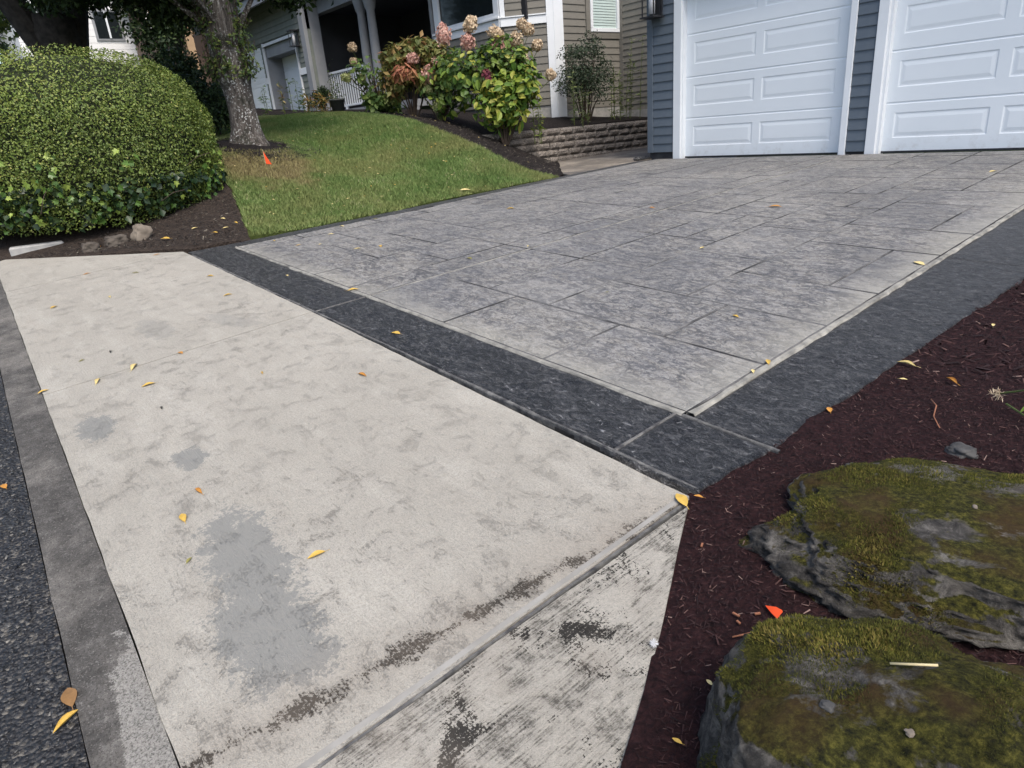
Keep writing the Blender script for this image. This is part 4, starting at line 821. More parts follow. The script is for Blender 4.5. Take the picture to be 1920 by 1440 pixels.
# ---------------------------------------------------------------- flowering shrubs
def flower_mesh(mat, seed, cone=1.0):
    rg = np.random.default_rng(seed); n = 330; d = rg.normal(0, 1, (n, 3)); d /= np.linalg.norm(d, axis=1, keepdims=True); d = d[d[:, 2] > -.75]; n = len(d)
    P = d*(.44+.06*rg.random((n, 1))); P[:, 2] *= cone; P *= 1+.30*np.array([nz((p[0]*4, p[1]*4, p[2]*4+seed), 1) for p in P])[:, None]
    V, F = leaves(P, d, .19, .17, jit=.35, rg=rg); bm = bmesh.new(); bmesh.ops.create_icosphere(bm, subdivisions=2, radius=.40); cv = np.array([tuple(v.co) for v in bm.verts]); cv[:, 2] *= cone; cf = np.array([[v.index for v in f.verts] for f in bm.faces])+len(V); bm.free()
    return mesh('flower_head', np.concatenate([V, cv]), np.concatenate([F, cf]), mat, False, np.concatenate([np.repeat(rg.random(n), 4), np.full(len(cv), .3)]))
FL = {k: [flower_mesh('petal_'+k, i*7+j, c) for j, c in enumerate((.95, 1.15))] for i, k in enumerate(('tan', 'pink', 'green', 'wine'))}
core_me = {k: None for k in FL}
def hydrangea(name, label, base, flowers, cen, rad, n_obj, n_stuff, leafsize, mats, nlow=0, group='hydrangeas in the flower bed', kind='oval', extra=()):
    t = empty(name, base, label, 'shrub', group); b = Vector(base)
    for (p, r, k) in flowers:
        p = Vector(p)-b; f = link('flower_head', random.choice(FL[k]), t, p, (random.gauss(0, .35), random.gauss(0, .35), random.uniform(0, 6)), (r*.82*random.uniform(.85, 1.1), r*.82*random.uniform(.85, 1.1), r*.9*random.uniform(.85, 1.25)))
        mid = Vector((p.x*.45, p.y*.45, p.z*.55)); mb = MB().tube([(p.x*.12, p.y*.12, -.05), mid, p.lerp(mid, .25)+Vector((0, 0, -.06)), p-Vector((0, 0, r*.3))], [.012, .009, .006, .005], 5); mb.build('stem', 'stem_green', t)
    ls = leaf_set(kind, mats[0]); C = np.array(cen)-np.array(base)
    d = rng.normal(0, 1, (n_obj*6, 3)); d /= np.linalg.norm(d, axis=1, keepdims=True); d = d[d[:, 0]*.9-d[:, 1]*.55 > -.45][:n_obj]      # the side one sees and the top
    i = rng.integers(0, len(C), len(d)); rr = np.array(rad)[i]
    for q, dd, r in zip(C[i], d, rr):
        p = q+dd*np.array((r[0], r[1], r[2]))*random.uniform(.75, 1.05)
        if p[2] < -.02: continue
        place_leaf(random.choice(ls), t, p, dd+np.array((.1, -.1, .6)), leafsize*random.uniform(.7, 1.25), .5)
    for (p, d) in extra: place_leaf(random.choice(ls), t, Vector(p)-b, d, leafsize, .2)
    n = n_stuff; i = rng.integers(0, len(C), n); d = rng.normal(0, 1, (n, 3)); d /= np.linalg.norm(d, axis=1, keepdims=True); P = C[i]+d*np.array(rad)[i]*(rng.random((n, 1))**.5)*.95; k = P[:, 2] > .0; P, d = P[k], d[k]
    o = link('foliage', leafmesh('foliage', P, d, rng.uniform(leafsize*.6, leafsize*1.1, len(P)), rng.uniform(leafsize*.35, leafsize*.6, len(P)), mats[1], None, jit=.6, up=.5, droop=.4), t); tag(o, kind='stuff')
    mb = MB()
    for k in range(14):
        q = Vector(C[k % len(C)])+Vector((random.gauss(0, .15), random.gauss(0, .15), random.gauss(0, .1))); mb.tube([(q.x*.1, q.y*.1, -.08), (q.x*.5, q.y*.5, q.z*.5), q], [.016, .011, .006], 5)
    tag(mb.build('cane', 'stem_brown', t), kind='stuff'); return t
k1 = 1.05
main = [((-9.79, 7.61, 1.6), .30, 'tan'), ((-10.06, 7.24, 1.48), .28, 'pink'), ((-9.84, 7.55, 1.35), .30, 'pink'), ((-9.53, 7.94, 1.41), .28, 'tan'), ((-9.51, 7.95, 1.2), .33, 'pink'), ((-9.32, 8.17, 1.3), .29, 'tan'), ((-9.25, 8.26, 1.55), .24, 'tan'), ((-9.19, 8.33, 1.46), .25, 'tan'),
        ((-9.09, 8.43, 1.21), .24, 'tan'), ((-9.4, 8.08, 1.0), .26, 'pink'), ((-9.25, 8.25, 1.03), .20, 'tan'), ((-9.77, 7.63, .93), .16, 'tan'), ((-8.96, 8.58, .75), .22, 'tan')]
up_ = lambda L: [(tuple(c*k1 for c in p), r, k) for p, r, k in L]
hydrangea('hydrangea', 'tall hydrangea with tan and pink flower heads under the bay window', (-10.05, 8.35, -.12), up_(main), [(-10.1, 8.2, .95), (-9.95, 8.45, 1.15), (-9.85, 8.6, .85), (-10.4, 7.9, .9)], [(.50, .50, .44), (.46, .46, .38), (.42, .42, .40), (.46, .46, .5)], 230, 1500, .15, ('hydr_leaf', 'hydr_dark'))
low = [((-9.66, 7.78, .79), .25, 'wine'), ((-9.37, 8.12, .62), .17, 'wine'), ((-9.64, 7.8, .29), .19, 'wine')]
hydrangea('hydrangea', 'low lime-leaved hydrangea with wine red heads at the end of the block wall', (-9.72, 8.1, -.22), [(tuple(c*1.02 for c in p), r, k) for p, r, k in low], [(-9.75, 7.95, .32), (-9.6, 8.2, .35), (-9.7, 8.1, .62), (-9.45, 8.35, .62)], [(.40, .40, .38), (.36, .36, .36), (.36, .36, .26), (.28, .28, .34)], 230, 900, .16, ('hydr_leaf', 'hydr_leaf'))
mid = [((-11.38, 7.44, 1.3), .26, 'pink'), ((-11.15, 7.79, 1.19), .24, 'pink'), ((-11.24, 7.65, .98), .28, 'pink'), ((-11.17, 7.76, .44), .26, 'green'), ((-10.98, 8.02, .88), .18, 'green'), ((-11.26, 7.63, .75), .18, 'green'), ((-10.92, 8.1, .75), .18, 'tan')]
hydrangea('hydrangea', 'hydrangea with small greenish flower heads beside the reddening shrub', (-11.25, 7.85, .2), mid, [(-11.2, 7.85, .85), (-11.05, 8.0, 1.05), (-11.1, 7.95, .6)], [(.42, .42, .4), (.42, .42, .34), (.36, .36, .36)], 150, 900, .13, ('hydr_leaf', 'hydr_dark'))
lft = [((-13.15, 7.22, 1.69), .20, 'tan'), ((-13.16, 7.21, 1.43), .19, 'tan'), ((-13.25, 7.04, 1.15), .22, 'green'), ((-13.1, 7.31, 1.14), .17, 'green')]
hydrangea('hydrangea', 'sparse hydrangea leaning in front of the porch railing', (-13.0, 7.6, .48), lft, [(-13.05, 7.45, 1.25), (-12.95, 7.6, 1.0), (-13.1, 7.25, 1.25)], [(.3, .3, .3), (.3, .3, .35), (.2, .2, .25)], 55, 110, .13, ('hydr_dark', 'hydr_dark'))
t = hydrangea('reddening_shrub', 'bushy shrub turning yellow and coral red under the porch', (-11.75, 7.55, .3), [], [(-11.8, 7.4, 1.3), (-11.55, 7.65, 1.45), (-11.85, 7.3, .95), (-11.5, 7.75, 1.05), (-11.35, 7.9, 1.35)], [(.36, .36, .3), (.34, .34, .24), (.34, .34, .34), (.34, .34, .34), (.3, .3, .25)], 260, 1800, .16, ('peony_leaf', 'peony_leaf'), group='shrubs in the flower bed', kind='slim')
ls = leaf_set('slim', 'peony_red')
for k in range(80):
    d = Vector((random.gauss(.6, .5), random.gauss(-.4, .5), random.gauss(.1, .5))).normalized(); place_leaf(random.choice(ls), t, Vector((.25, -.22, .78))+Vector((d.x*.2, d.y*.2, d.z*.17)), d, random.uniform(.13, .2), 1.0)
rs = bush('rose_shrub', 'thin dark twiggy shrub against the taupe wall behind the block wall', (-10.42, 10.9, -.12), .55, 1.75, 5200, .05, 'rose_leaf', cr=.24, nc=34)
def lily(base, h, label, lean=(0, 0), n=50, ll=.13, mat='lily_leaf', name='lily_stem', group='leafy stems in the flower bed', stems=3, spread=.12):
    t = empty(name, base, label, 'plant', group); P = []; Nn = []
    for s in range(stems):
        a = random.uniform(0, 6.28); r = spread*random.random() if stems > 1 else 0; x, y = r*math.cos(a), r*math.sin(a); hh_ = h*random.uniform(.6, 1.0) if s else h
        pts = [Vector((x, y, -.04)), Vector((x+lean[0]*.4, y+lean[1]*.4, hh_*.5)), Vector((x+lean[0], y+lean[1], hh_))]; MB().tube(pts, [.008, .006, .003], 5).build('stem', 'stem_green', t)
        for k in range(n):
            u = random.uniform(.12, 1); q = pts[0].lerp(pts[1], u*2) if u < .5 else pts[1].lerp(pts[2], u*2-1); P.append(q); b_ = random.uniform(0, 6.28); Nn.append((math.cos(b_)*.3, math.sin(b_)*.3, 1))
    P = np.array([tuple(p) for p in P]); o = link('leaves', leafmesh('leaves', P, Nn, rng.uniform(ll*.6, ll*1.1, len(P)), rng.uniform(ll*.16, ll*.25, len(P)), mat, None, jit=.4, droop=-.5), t); tag(o, kind='stuff'); return t
lily((-10.25, 12.15, -.1), 1.65, 'tallest leafy lily stem in the corner by the garage wing', (.05, .05), stems=4, n=44, spread=.22)
lily((-10.2, 11.75, -.1), 1.0, 'pale leafy lily clump in front of the tallest stem', stems=6, n=40, spread=.2)
lily((-10.1, 10.35, -.1), 1.0, 'leafy lily stems in front of the dark twiggy shrub', stems=4, n=40, spread=.3)
lily((-10.05, 12.6, -.1), .55, 'short lily at the far end of the block wall', stems=3, n=30, spread=.1)
lily((-9.55, 8.75, -.3), .95, 'bright leafy stem beside the lime-leaved hydrangea', stems=3, n=36, mat='bright_leaf', spread=.1)
for i, (x, y, h_) in enumerate(((-18.6, 7.4, .75), (-17.9, 7.62, .8), (-17.5, 7.78, .85), (-17.25, 7.9, .6))):
    lily((x, y, float(HL(x, y))-.02), h_, ('slender stem before the pillar between the neighbouring garage doors', 'yellowing stem beside the jamb of the neighbouring garage door', 'tall blue-green stem before the neighbouring garage door', 'shortest stem before the neighbouring garage door')[i], n=26, ll=.16, stems=2, group='stems before the neighbouring garage', mat='peony_leaf' if i == 1 else 'hydr_dark')
lily((-14.05, 6.7, .52), .5, 'yellow and orange fading plant by the corner post', stems=9, n=20, ll=.16, mat='orange_leaf', spread=.28, name='fading_plant')
bush('low_plant', 'strappy low plant under the porch edge', (-12.95, 7.55, .42), .35, .4, 500, .16, 'hydr_dark', cat='plant', cr=.15, nc=14)
bush('dark_shrub', 'dim potted shrub beside the corner post', (-17.6, 8.6, .72), .3, .7, 900, .07, 'tree_leaf', cr=.16, nc=12)
simple('pot', (.06, .065, .06), (.085, .09, .085), 6, .6)
pt = empty('plant_pot', (-13.8, 7.04, .5), 'grey-green plastic plant pot at the lawn edge', 'pot')
MB().lathe([(0, 0), (.11, 0), (.15, .27), (.165, .27), (.165, .31), (.145, .31), (.13, .27), (0, .26)], 20).build('pot_body', 'pot', pt, True)
V = [(.145*math.cos(a), .145*math.sin(a), .27) for a in np.linspace(0, 6.0, 16)]; MB().add(V, [tuple(range(16))]).build('soil_top', 'soil', pt)
P = rng.normal(0, .08, (160, 3)); P[:, 2] = .3+np.abs(rng.normal(0, .25, 160)); o = link('foliage', leafmesh('foliage', P, rng.normal(0, 1, (160, 3)), .05, .02, 'sucker_leaf'), pt); tag(o, kind='stuff')

# ---------------------------------------------------------------- grass and ground litter
def scatter(poly, n):
    poly = np.array(poly); lo, hi = poly.min(0), poly.max(0); out = []
    while sum(map(len, out)) < n:
        q = lo+(hi-lo)*rng.random((n, 2)); out.append(q[inpoly(q[:, 0], q[:, 1], poly.tolist())])
    return np.concatenate(out)[:n]
def grass(name, poly, n, h=.045, parent=None):
    q = scatter(poly, n); z = HL(q[:, 0], q[:, 1]); d = np.hypot(q[:, 0], q[:, 1]); dr = np.hypot((q[:, 0]+9.75)/1.1, (q[:, 1]-3.7)/.6)
    keep = (dr > .8) | (rng.random(len(q)) < .45); keep &= np.hypot(q[:, 0]-TB[0], q[:, 1]-TB[1]) > .55; q, z = q[keep], z[keep]; n = len(q)
    a = rng.random(n)*2*math.pi; L = h*rng.uniform(.5, 1.25, n); w = rng.uniform(.003, .006, n)*1.2; lx, ly = rng.normal(0, .5, (2, n))*L
    b = np.stack([q[:, 0], q[:, 1], z-.004], 1); off = np.stack([np.cos(a)*w, np.sin(a)*w, 0*w], 1); tip = b+np.stack([lx, ly, L], 1)
    V = np.stack([b-off, b+off, tip], 1).reshape(-1, 3); F = np.arange(3*n).reshape(-1, 3)
    pn = np.array([nz((x*1.6, y*1.6, 2), 1) for x, y in q])
    t = np.clip(rng.normal(.42, .22, n)+pn*.25, 0, 1); o = link(name, mesh(name, V, F, 'grass_blade', False, np.repeat(t, 3))); return o
lp = [p for p in lawn_poly if p[0] > -14.6]; near = [(-7.2, 2.45), (-7.13, 3), (-7.18, 4.2), (-7.34, 5.2), (-7.40, 6.3), (-7.44, 7.17), (-8.2, 7.14), (-9.1, 7.06), (-10, 7.02), (-11, 6.97), (-12.2, 6.97), (-13.4, 7.0), (-14.4, 6.3), (-14.4, 3.2), (-10.4, 2.9), (-9.6, 3.0), (-8.9, 2.92), (-8.2, 2.72)]
tag(grass('grass', ragged(near, .15, .05, 2), 210000), 'short mown green grass with a dry patch on the sloping lawn', 'grass', None, 'stuff')
tag(grass('grass', [(-11.3, .3), (-16, .3), (-16, 3.2), (-14.4, 3.2), (-10.5, 2.8), (-10.7, 1.3)], 30000, .07), 'longer grass on the far side of the clipped hedge', 'grass', None, 'stuff')
def chips(name, poly, n, hf, mat, L, label, cat, lift=.0, tilt=.35, pts=None, W=(.12, .3)):
    q = scatter(poly, n) if pts is None else pts; n = len(q); z = hf(q[:, 0], q[:, 1])+lift+rng.uniform(0, .008, n)
    a = rng.random(n)*2*math.pi; l = rng.uniform(*L, n)*rng.choice([.5, .8, 1, 1.3], n); w = l*rng.uniform(*W, n); tz = rng.normal(0, tilt, n)
    d = np.stack([np.cos(a)*np.cos(tz), np.sin(a)*np.cos(tz), np.sin(tz)], 1); s = np.stack([-np.sin(a), np.cos(a), rng.normal(0, .3, n)], 1); u = np.cross(d, s); c = np.stack([q[:, 0], q[:, 1], z], 1)
    hd = d*l[:, None]/2; hs = s*w[:, None]/2; hu = u*(w*.35)[:, None]
    V = np.stack([c-hd-hs*.7, c-hd+hs*.7, c+hd+hs*.4, c+hd-hs*.4, c-hd*.8+hu, c+hd*.8+hu], 1).reshape(-1, 3)
    k = np.array([[0, 1, 4], [1, 2, 5], [2, 3, 5], [3, 0, 4], [1, 5, 4], [0, 4, 5], [0, 5, 3]]); F = (np.arange(n)[:, None, None]*6+k[None]).reshape(-1, 3)
    return tag(link(name, mesh(name, V, F, mat, False, np.repeat(rng.random(n), 6))), label, cat, None, 'stuff')
leafmat('chip', ((0, (.008, .003, .0036)), (.6, (.022, .0092, .0100)), (.88, (.048, .022, .021)), (.965, (.10, .056, .047)), (1, (.22, .155, .13))), .9, .0)
leafmat('chip_dark', ((0, (.008, .007, .006)), (.6, (.025, .02, .018)), (.93, (.06, .05, .042)), (1, (.22, .20, .16))), .9, .0)
d1 = scatter([(-1.185, 1.75), (-1.10, 3.2), (.9, 3.2), (.9, .3), (-.42, .25), (-.8, 1.0), (-1.17, 1.66)], 34000); d2 = scatter([(-1.1, 3.2), (-1.02, 5), (-.95, 9.4), (1.2, 9.4), (.9, 3.2)], 14000)
chips('bark_chips', None, 0, zM, 'chip', (.007, .021), 'dark reddish brown bark chips covering the bed round the boulders', 'mulch', .002, pts=d1)
chips('bark_chips', None, 0, zM, 'chip', (.02, .05), 'dark reddish brown bark chips along the far part of the charcoal side band', 'mulch', .002, pts=d2)
fb = [(-7.5, 7.2), (-9.1, 7.08), (-11, 7.0), (-13.4, 7.05), (-13.4, 8.2), (-9.96, 8.0), (-9.5, 9.1), (-8.5, 8.2)]
chips('soil_crumbs', fb, 5000, lambda X, Y: H(X, Y), 'chip_dark', (.02, .06), 'dark soil crumbs on the flower bed', 'soil', .004)
chips('soil_crumbs', [(-7.25, 1.9), (-7.15, 2.4), (-8.9, 2.9), (-9.5, 2.9), (-8.6, .6)], 6000, HL, 'chip_dark', (.012, .04), 'dark soil crumbs and twigs in front of the clipped hedge', 'soil', .004)
a_ = rng.random(1500)*6.28; r_ = .45+.55*rng.random(1500); chips('soil_crumbs', None, 0, HL, 'chip_dark', (.02, .06), 'dark soil crumbs in the ring round the grey trunk', 'soil', .02, pts=np.stack([TB[0]+.1+np.cos(a_)*r_, TB[1]+np.sin(a_)*r_], 1))
# loose aggregate standing proud of the asphalt
ag = scatter([(-7, -.3), (-.9, -.6), (-.9, yg(-.9)-.01), (-7, yg(-7)-.01)], 9000)
leafmat('aggregate', ((0, (0.006, 0.006, 0.0065)), (.6, (0.0225, 0.0225, 0.0235)), (.9, (0.06, 0.06, 0.0575)), (1, (0.16, 0.15, 0.13))), .45, .0, spec=.5)
chips('aggregate', None, 0, zStr, 'aggregate', (.006, .013), 'dark aggregate stones of the asphalt beside the gutter', 'asphalt', -.001, .2, ag, (.6, 1.0))

# ---------------------------------------------------------------- boulders with moss
g = G('boulder'); p = g.pos(); n1 = g.noise(p, 14, 10, .78, .4)
c = g.ramp(n1, (.36, (.022, .021, .02)), (.5, (.09, .084, .077)), (.64, (.24, .225, .20))); c = g.mix(g.ramp(g.noise(p, 3.2, 4, .6), (.55, 0.0), (.68, .7)), c, (.28, .25, .21))
up_n = g.xyz(g.n('NewGeometry').outputs['Normal'])[2]
ms = g.ramp(g.ma('ADD', g.ma('MULTIPLY', up_n, .35), g.noise(p, 4.2, 6, .7, .3)), (.74, 0.0), (.79, 1.0))
mc = g.ramp(g.noise(p, 60, 6, .8), (.38, (.012, .013, .005)), (.52, (.06, .058, .012)), (.66, (.16, .145, .03))); mc = g.mix(g.ramp(g.noise(p, 5, 3), (.45, 0.0), (.62, .8)), mc, (.065, .038, .016))
c = g.mix(ms, c, mc); M['boulder'] = g.fin(c, .95, g.bump(g.ma('ADD', g.noise(p, 45, 7, .78), g.ma('MULTIPLY', n1, 2.0)), 1.0, .018), .15)
def rock(name, label, cen, rad, seed, amp=.22, sub=5, flat=.35, cat='boulder', mat='boulder', rz=0, group=None, exp_=2.4, sharp=None):
    bm = bmesh.new(); bmesh.ops.create_icosphere(bm, subdivisions=sub, radius=1)
    for v in bm.verts:
        d = v.co.normalized(); k = (abs(d.x)**exp_+abs(d.y)**exp_+abs(d.z)**exp_)**(-1/exp_)
        f = 1+amp*mnoise.noise(d*1.3+Vector((seed, 0, 0)))+amp*.5*mnoise.noise(d*3+Vector((0, seed, 0)))+amp*.22*mnoise.noise(d*8+Vector((0, 0, seed)))+amp*.14*mnoise.noise(d*19)+amp*.09*mnoise.noise(d*37)+amp*.05*mnoise.noise(d*70)
        q = d*k*f; q = Vector((q.x*rad[0], q.y*rad[1], q.z*rad[2]))
        if q.z > rad[2]*.62: q.z = rad[2]*.62+(q.z-rad[2]*.62)*flat
        v.co = q
    me = bpy.data.meshes.new(name); bm.to_mesh(me); bm.free(); me.materials.append(M[mat]); me.polygons.foreach_set('use_smooth', [True]*len(me.polygons))
    r = empty(name, cen, label, cat, group, rz); b = link('stone_body', me, r); return r, b
def moss(root, body, n, h, seed, thr=.02):
    me = body.data; co = np.array([tuple(v.co) for v in me.vertices]); no = np.array([tuple(v.normal) for v in me.vertices]); fc = np.array([tuple(p.vertices)[:3] for p in me.polygons]); ar = np.array([p.area for p in me.polygons]); ar *= np.clip(no[fc[:, 0], 2]+.15, 0, 1)
    i = rng.choice(len(fc), n*2, p=ar/ar.sum()); u = rng.random((n*2, 2)); k = u.sum(1) > 1; u[k] = 1-u[k]; A, B, C = co[fc[i, 0]], co[fc[i, 1]], co[fc[i, 2]]; P = A+u[:, :1]*(B-A)+u[:, 1:]*(C-A); N_ = no[fc[i, 0]]
    m = np.array([nz((p[0]*5+seed, p[1]*5, p[2]*5), 1)+.5*nz((p[0]*14, p[1]*14+seed, p[2]*14), 1) for p in P]); k = m > thr-.25*(N_[:, 2]-.6); P, N_, m = P[k][:n], N_[k][:n], m[k][:n]; n = len(P)
    L = h*rng.uniform(.5, 1.3, n)*np.clip(.6+m, .4, 1.6)
    V, F = leaves(P-N_*.003, N_, L, L*.4, jit=.2, rg=rng)
    d = N_*1.0+rng.normal(0, .45, (n, 3)); d /= np.linalg.norm(d, axis=1, keepdims=True); s = np.cross(d, rng.normal(0, 1, (n, 3))); s /= np.linalg.norm(s, axis=1, keepdims=True)
    V = np.stack([P-s*(L*.22)[:, None]-N_*.003, P+s*(L*.22)[:, None]-N_*.003, P+d*L[:, None]], 1).reshape(-1, 3)
    t = np.clip(.35+m*.75+rng.normal(0, .2, n), 0, 1); o = link('moss', mesh('moss', V, np.arange(3*n).reshape(-1, 3), 'moss', False, np.repeat(t, 3)), root); tag(o, kind='stuff')
r1, b1 = rock('boulder', 'wide flat mossy boulder in the dark bark bed', (-.33, 2.02, -1.26), (.70, .40, .19), 2.3, .20, 6, .55, rz=R(33)); moss(r1, b1, 40000, .008, 1, .10)
r2, b2 = rock('boulder', 'rounded mossy boulder in front of the flat boulder', (-.22, 1.05, -1.27), (.39, .32, .37), 7.1, .16, 6, .6, rz=R(20)); moss(r2, b2, 40000, .007, 5, .08)
simple('stone_grey', (.03, .03, .03), (.085, .083, .08), 12, .9, .7, 40); simple('stone_tan', (.12, .10, .08), (.20, .17, .135), 10, .9, .7, 40); simple('stone_brown', (.05, .042, .035), (.10, .085, .07), 10, .9, .7, 40)
def pebble(name, label, x, y, hf, r, seed, mat, group=None, sink=.3, rz=0):
    ro, bo = rock(name, label, (x, y, float(hf(x, y))+r[2]*(1-sink*2)*.5), r, seed, .42, 4, .8, 'stone', mat, rz, group, 3.0); return ro
pebble('stone', 'upright pale tan stone at the foot of the hedge', -8.12, 1.62, HL, (.075, .09, .12), 1.1, 'stone_tan')
pebble('stone', 'brown stone half buried next to the pale tan stone', -8.2, 1.38, HL, (.08, .10, .075), 3.1, 'stone_brown'); pebble('stone', 'dark stone under the ivy at the foot of the hedge', -8.25, 1.14, HL, (.07, .08, .065), 5.1, 'stone_brown')
pebble('stone', 'dark grey stone in the bark chips behind the flat boulder', -.64, 2.52, zM, (.045, .035, .024), 2.2, 'stone_grey'); pebble('stone', 'small grey stone beside the far edge of the flat boulder', -.86, 2.2, zM, (.035, .028, .016), 4.2, 'stone_grey')
# gravel pile at the garage corner
chips('gravel', [(-7.85, 9.35), (-7.7, 9.3), (-7.68, 9.62), (-7.85, 9.75)], 260, lambda X, Y: zD(-7.5, np.minimum(Y, 9.6)), 'aggregate', (.03, .06), 'small heap of grey gravel at the garage corner', 'gravel', .01, .3, None, (.6, 1))
# concrete kerb end block
simple('kerb_grey', (.26, .26, .255), (.36, .355, .34), 12, .9, .5, 60)
kb = MB(); kb.obox((-8.92, .74), (.08, 1), .25, .08, -1.1, -.78); o = kb.build('kerb_end', 'kerb_grey', None, bevel=.015); tag(o, 'short grey concrete kerb end beside the pale apron', 'kerb')

# ---------------------------------------------------------------- litter: fallen leaves, flags, twigs
def cm(name, c): g = G(name); p = g.obj(); M[name] = g.fin(g.mix(g.ramp(g.noise(p, 5, 5, .7), (.4, 0.0), (.7, .5)), c, tuple(x*.5 for x in c)), .6, None, .3); return name
for nm, c in (('leaf_yellow', (.52, .34, .07)), ('leaf_pale', (.62, .50, .22)), ('leaf_orange', (.45, .21, .04)), ('leaf_brown', (.22, .12, .045)), ('leaf_olive', (.22, .20, .06)), ('leaf_dark', (.05, .045, .04)), ('flag_orange', (.78, .085, .02)), ('straw', (.5, .42, .24)), ('wood_red', (.26, .11, .06)), ('fluff', (.75, .76, .78))): cm(nm, c)
def curled(seed, curl, mat, wid=.42):
    rg = random.Random(seed); V = []; n = 7; pr = [0, .55, .9, 1, .85, .5, .02]
    for i in range(n):
        u = i/(n-1); bend = .25*math.sin(u*math.pi)*rg.uniform(.6, 1.2)
        for s in (-1, -.5, 0, .5, 1):
            w = wid*.5*pr[i]; a = s*curl; r = w/max(curl, .2); V.append((r*math.sin(a), u-.5, r*(1-math.cos(a))+bend*.35+rg.uniform(-.01, .01)))
    F = [(i*5+k, i*5+k+1, (i+1)*5+k+1, (i+1)*5+k) for i in range(n-1) for k in range(4)]
    b = len(V); V += [(-.012, -.72, .02), (.012, -.72, .02), (.012, -.5, .03), (-.012, -.5, .03)]; F.append((b, b+1, b+2, b+3))
    mz = min(v[2] for v in V); V = [(x, y, z-mz) for x, y, z in V]; return mesh('fallen_leaf', V, F, mat, True)
LM = {m: [curled(i*5+j, c, m, w) for j, (c, w) in enumerate(((.5, .5), (1.0, .45), (1.9, .5), (.35, .4)))] for i, m in enumerate(('leaf_yellow', 'leaf_pale', 'leaf_orange', 'leaf_brown', 'leaf_olive', 'leaf_dark'))}
def fl(x, y, hf, size, mat, label, group, k=None, rz=None, lift=.002):
    m = LM['leaf_'+mat]; me = m[k] if k is not None else random.choice(m)
    e = .05; gx_ = (float(hf(x+e, y))-float(hf(x-e, y)))/(2*e); gy_ = (float(hf(x, y+e))-float(hf(x, y-e)))/(2*e)
    rz = random.uniform(0, 6.28) if rz is None else rz
    q = Vector((-gx_, -gy_, 1)).to_track_quat('Z', 'Y').to_matrix()@Matrix.Rotation(rz, 3, 'Z')
    o = link('fallen_leaf', me, None, (x, y, float(hf(x, y))+lift), q.to_euler(), (size*.85, size*.85, size*.6)); return tag(o, label, 'leaf', group)
ga = 'leaves fallen on the apron'
fl(-2.6, .47, zA, .075, 'orange', 'rolled brown-yellow leaf between the two grey worn patches of the apron', ga, 2, .9)
fl(-2.46, .37, zA, .08, 'yellow', 'split yellow leaf just above the largest grey patch of the apron', ga, 1, .7); fl(-1.89, .63, zA, .075, 'yellow', 'upright yellow leaf right of the largest grey patch of the apron', ga, 1, 2.2)
fl(-2.19, .31, zA, .04, 'olive', 'tiny olive leaf at the left edge of the largest grey patch', ga); fl(-3.9, .61, zA, .085, 'yellow', 'crumpled yellow leaf just below the apron cross joint', ga, 1); fl(-4.2, .42, zA, .10, 'pale', 'long pale leaf strip lying in the apron cross joint near the gutter', ga, 2, .35)
fl(-4.25, .62, zA, .12, 'pale', 'longest pale leaf strip lying in the apron cross joint', ga, 2, .25); fl(-4.25, .88, zA, .06, 'orange', 'orange leaf scrap in the middle of the apron cross joint', ga); fl(-4.66, .42, zA, .05, 'olive', 'small olive leaf left of the apron cross joint', ga); fl(-4.66, .58, zA, .06, 'dark', 'dark narrow leaf left of the apron cross joint', ga, 2)
fl(-3.05, 1.45, zA, .085, 'orange', 'tan leaf on the apron near the charcoal band', ga, 2); fl(-3.53, 1.1, zA, .05, 'yellow', 'small yellow leaf in the middle of the apron', ga); fl(-3.53, .58, zA, .05, 'dark', 'dark curled leaf in the middle of the apron', ga, 2); fl(-4.31, .17, zA, .07, 'yellow', 'yellow leaf at the gutter end of the apron cross joint', ga)
for x, y, m in ((-6.17, .49, 'yellow'), (-7.12, .89, 'orange'), (-6.05, .86, 'pale'), (-5.2, 1.5, 'yellow'), (-7.27, 1.53, 'orange'), (-6.7, 1.2, 'olive'), (-5.9, 1.6, 'yellow')): fl(x, y, zA, .08, m, 'small fallen leaf on the far half of the pale apron', 'leaves on the far half of the apron')
gs = 'leaves in the gutter'; zst = lambda X, Y: zStr(X, Y)+.004
fl(-3.3, -.11, zst, .06, 'orange', 'single orange leaf on the asphalt beside the gutter', gs, 0); fl(-1.86, -.10, zst, .095, 'brown', 'broad brown leaf in the gutter edge', gs, 0, .3); fl(-1.78, -.12, zst, .09, 'yellow', 'curled yellow leaf tucked against the broad brown leaf', gs, 2, 2.4); fl(-4.22, -.08, zst, .07, 'yellow', 'yellow leaf on the asphalt far along the gutter', gs)
gb = 'leaves on the charcoal band'
fl(-3.43, 1.89, zD, .085, 'yellow', 'yellow leaf in the middle of the charcoal front band', gb, 0, 1.0); fl(-4.48, 2.17, zD, .10, 'yellow', 'yellow leaf on the band edge by the control joint', gb); fl(-5.33, 2.03, zD, .05, 'pale', 'white-pale leaf on the far half of the front band', gb); fl(-1.2, 1.66, zA, .095, 'yellow', 'yellow leaf at the outer corner of the charcoal band', gb, 0, .3, .006)
fl(-1.55, 2.81, zD, .07, 'yellow', 'yellow leaf against the worn edge of the side band', gb, 1, 0, .008); fl(-1.55, 2.68, zD, .05, 'pale', 'smaller pale leaf next to the yellow one on the worn edge', gb, 1, 0, .008); fl(-1.17, 1.715, zD, .04, 'orange', 'orange scrap just above the outer corner leaf', gb, 1, 1.2, .006)
gd = 'leaves scattered on the stamped driveway'
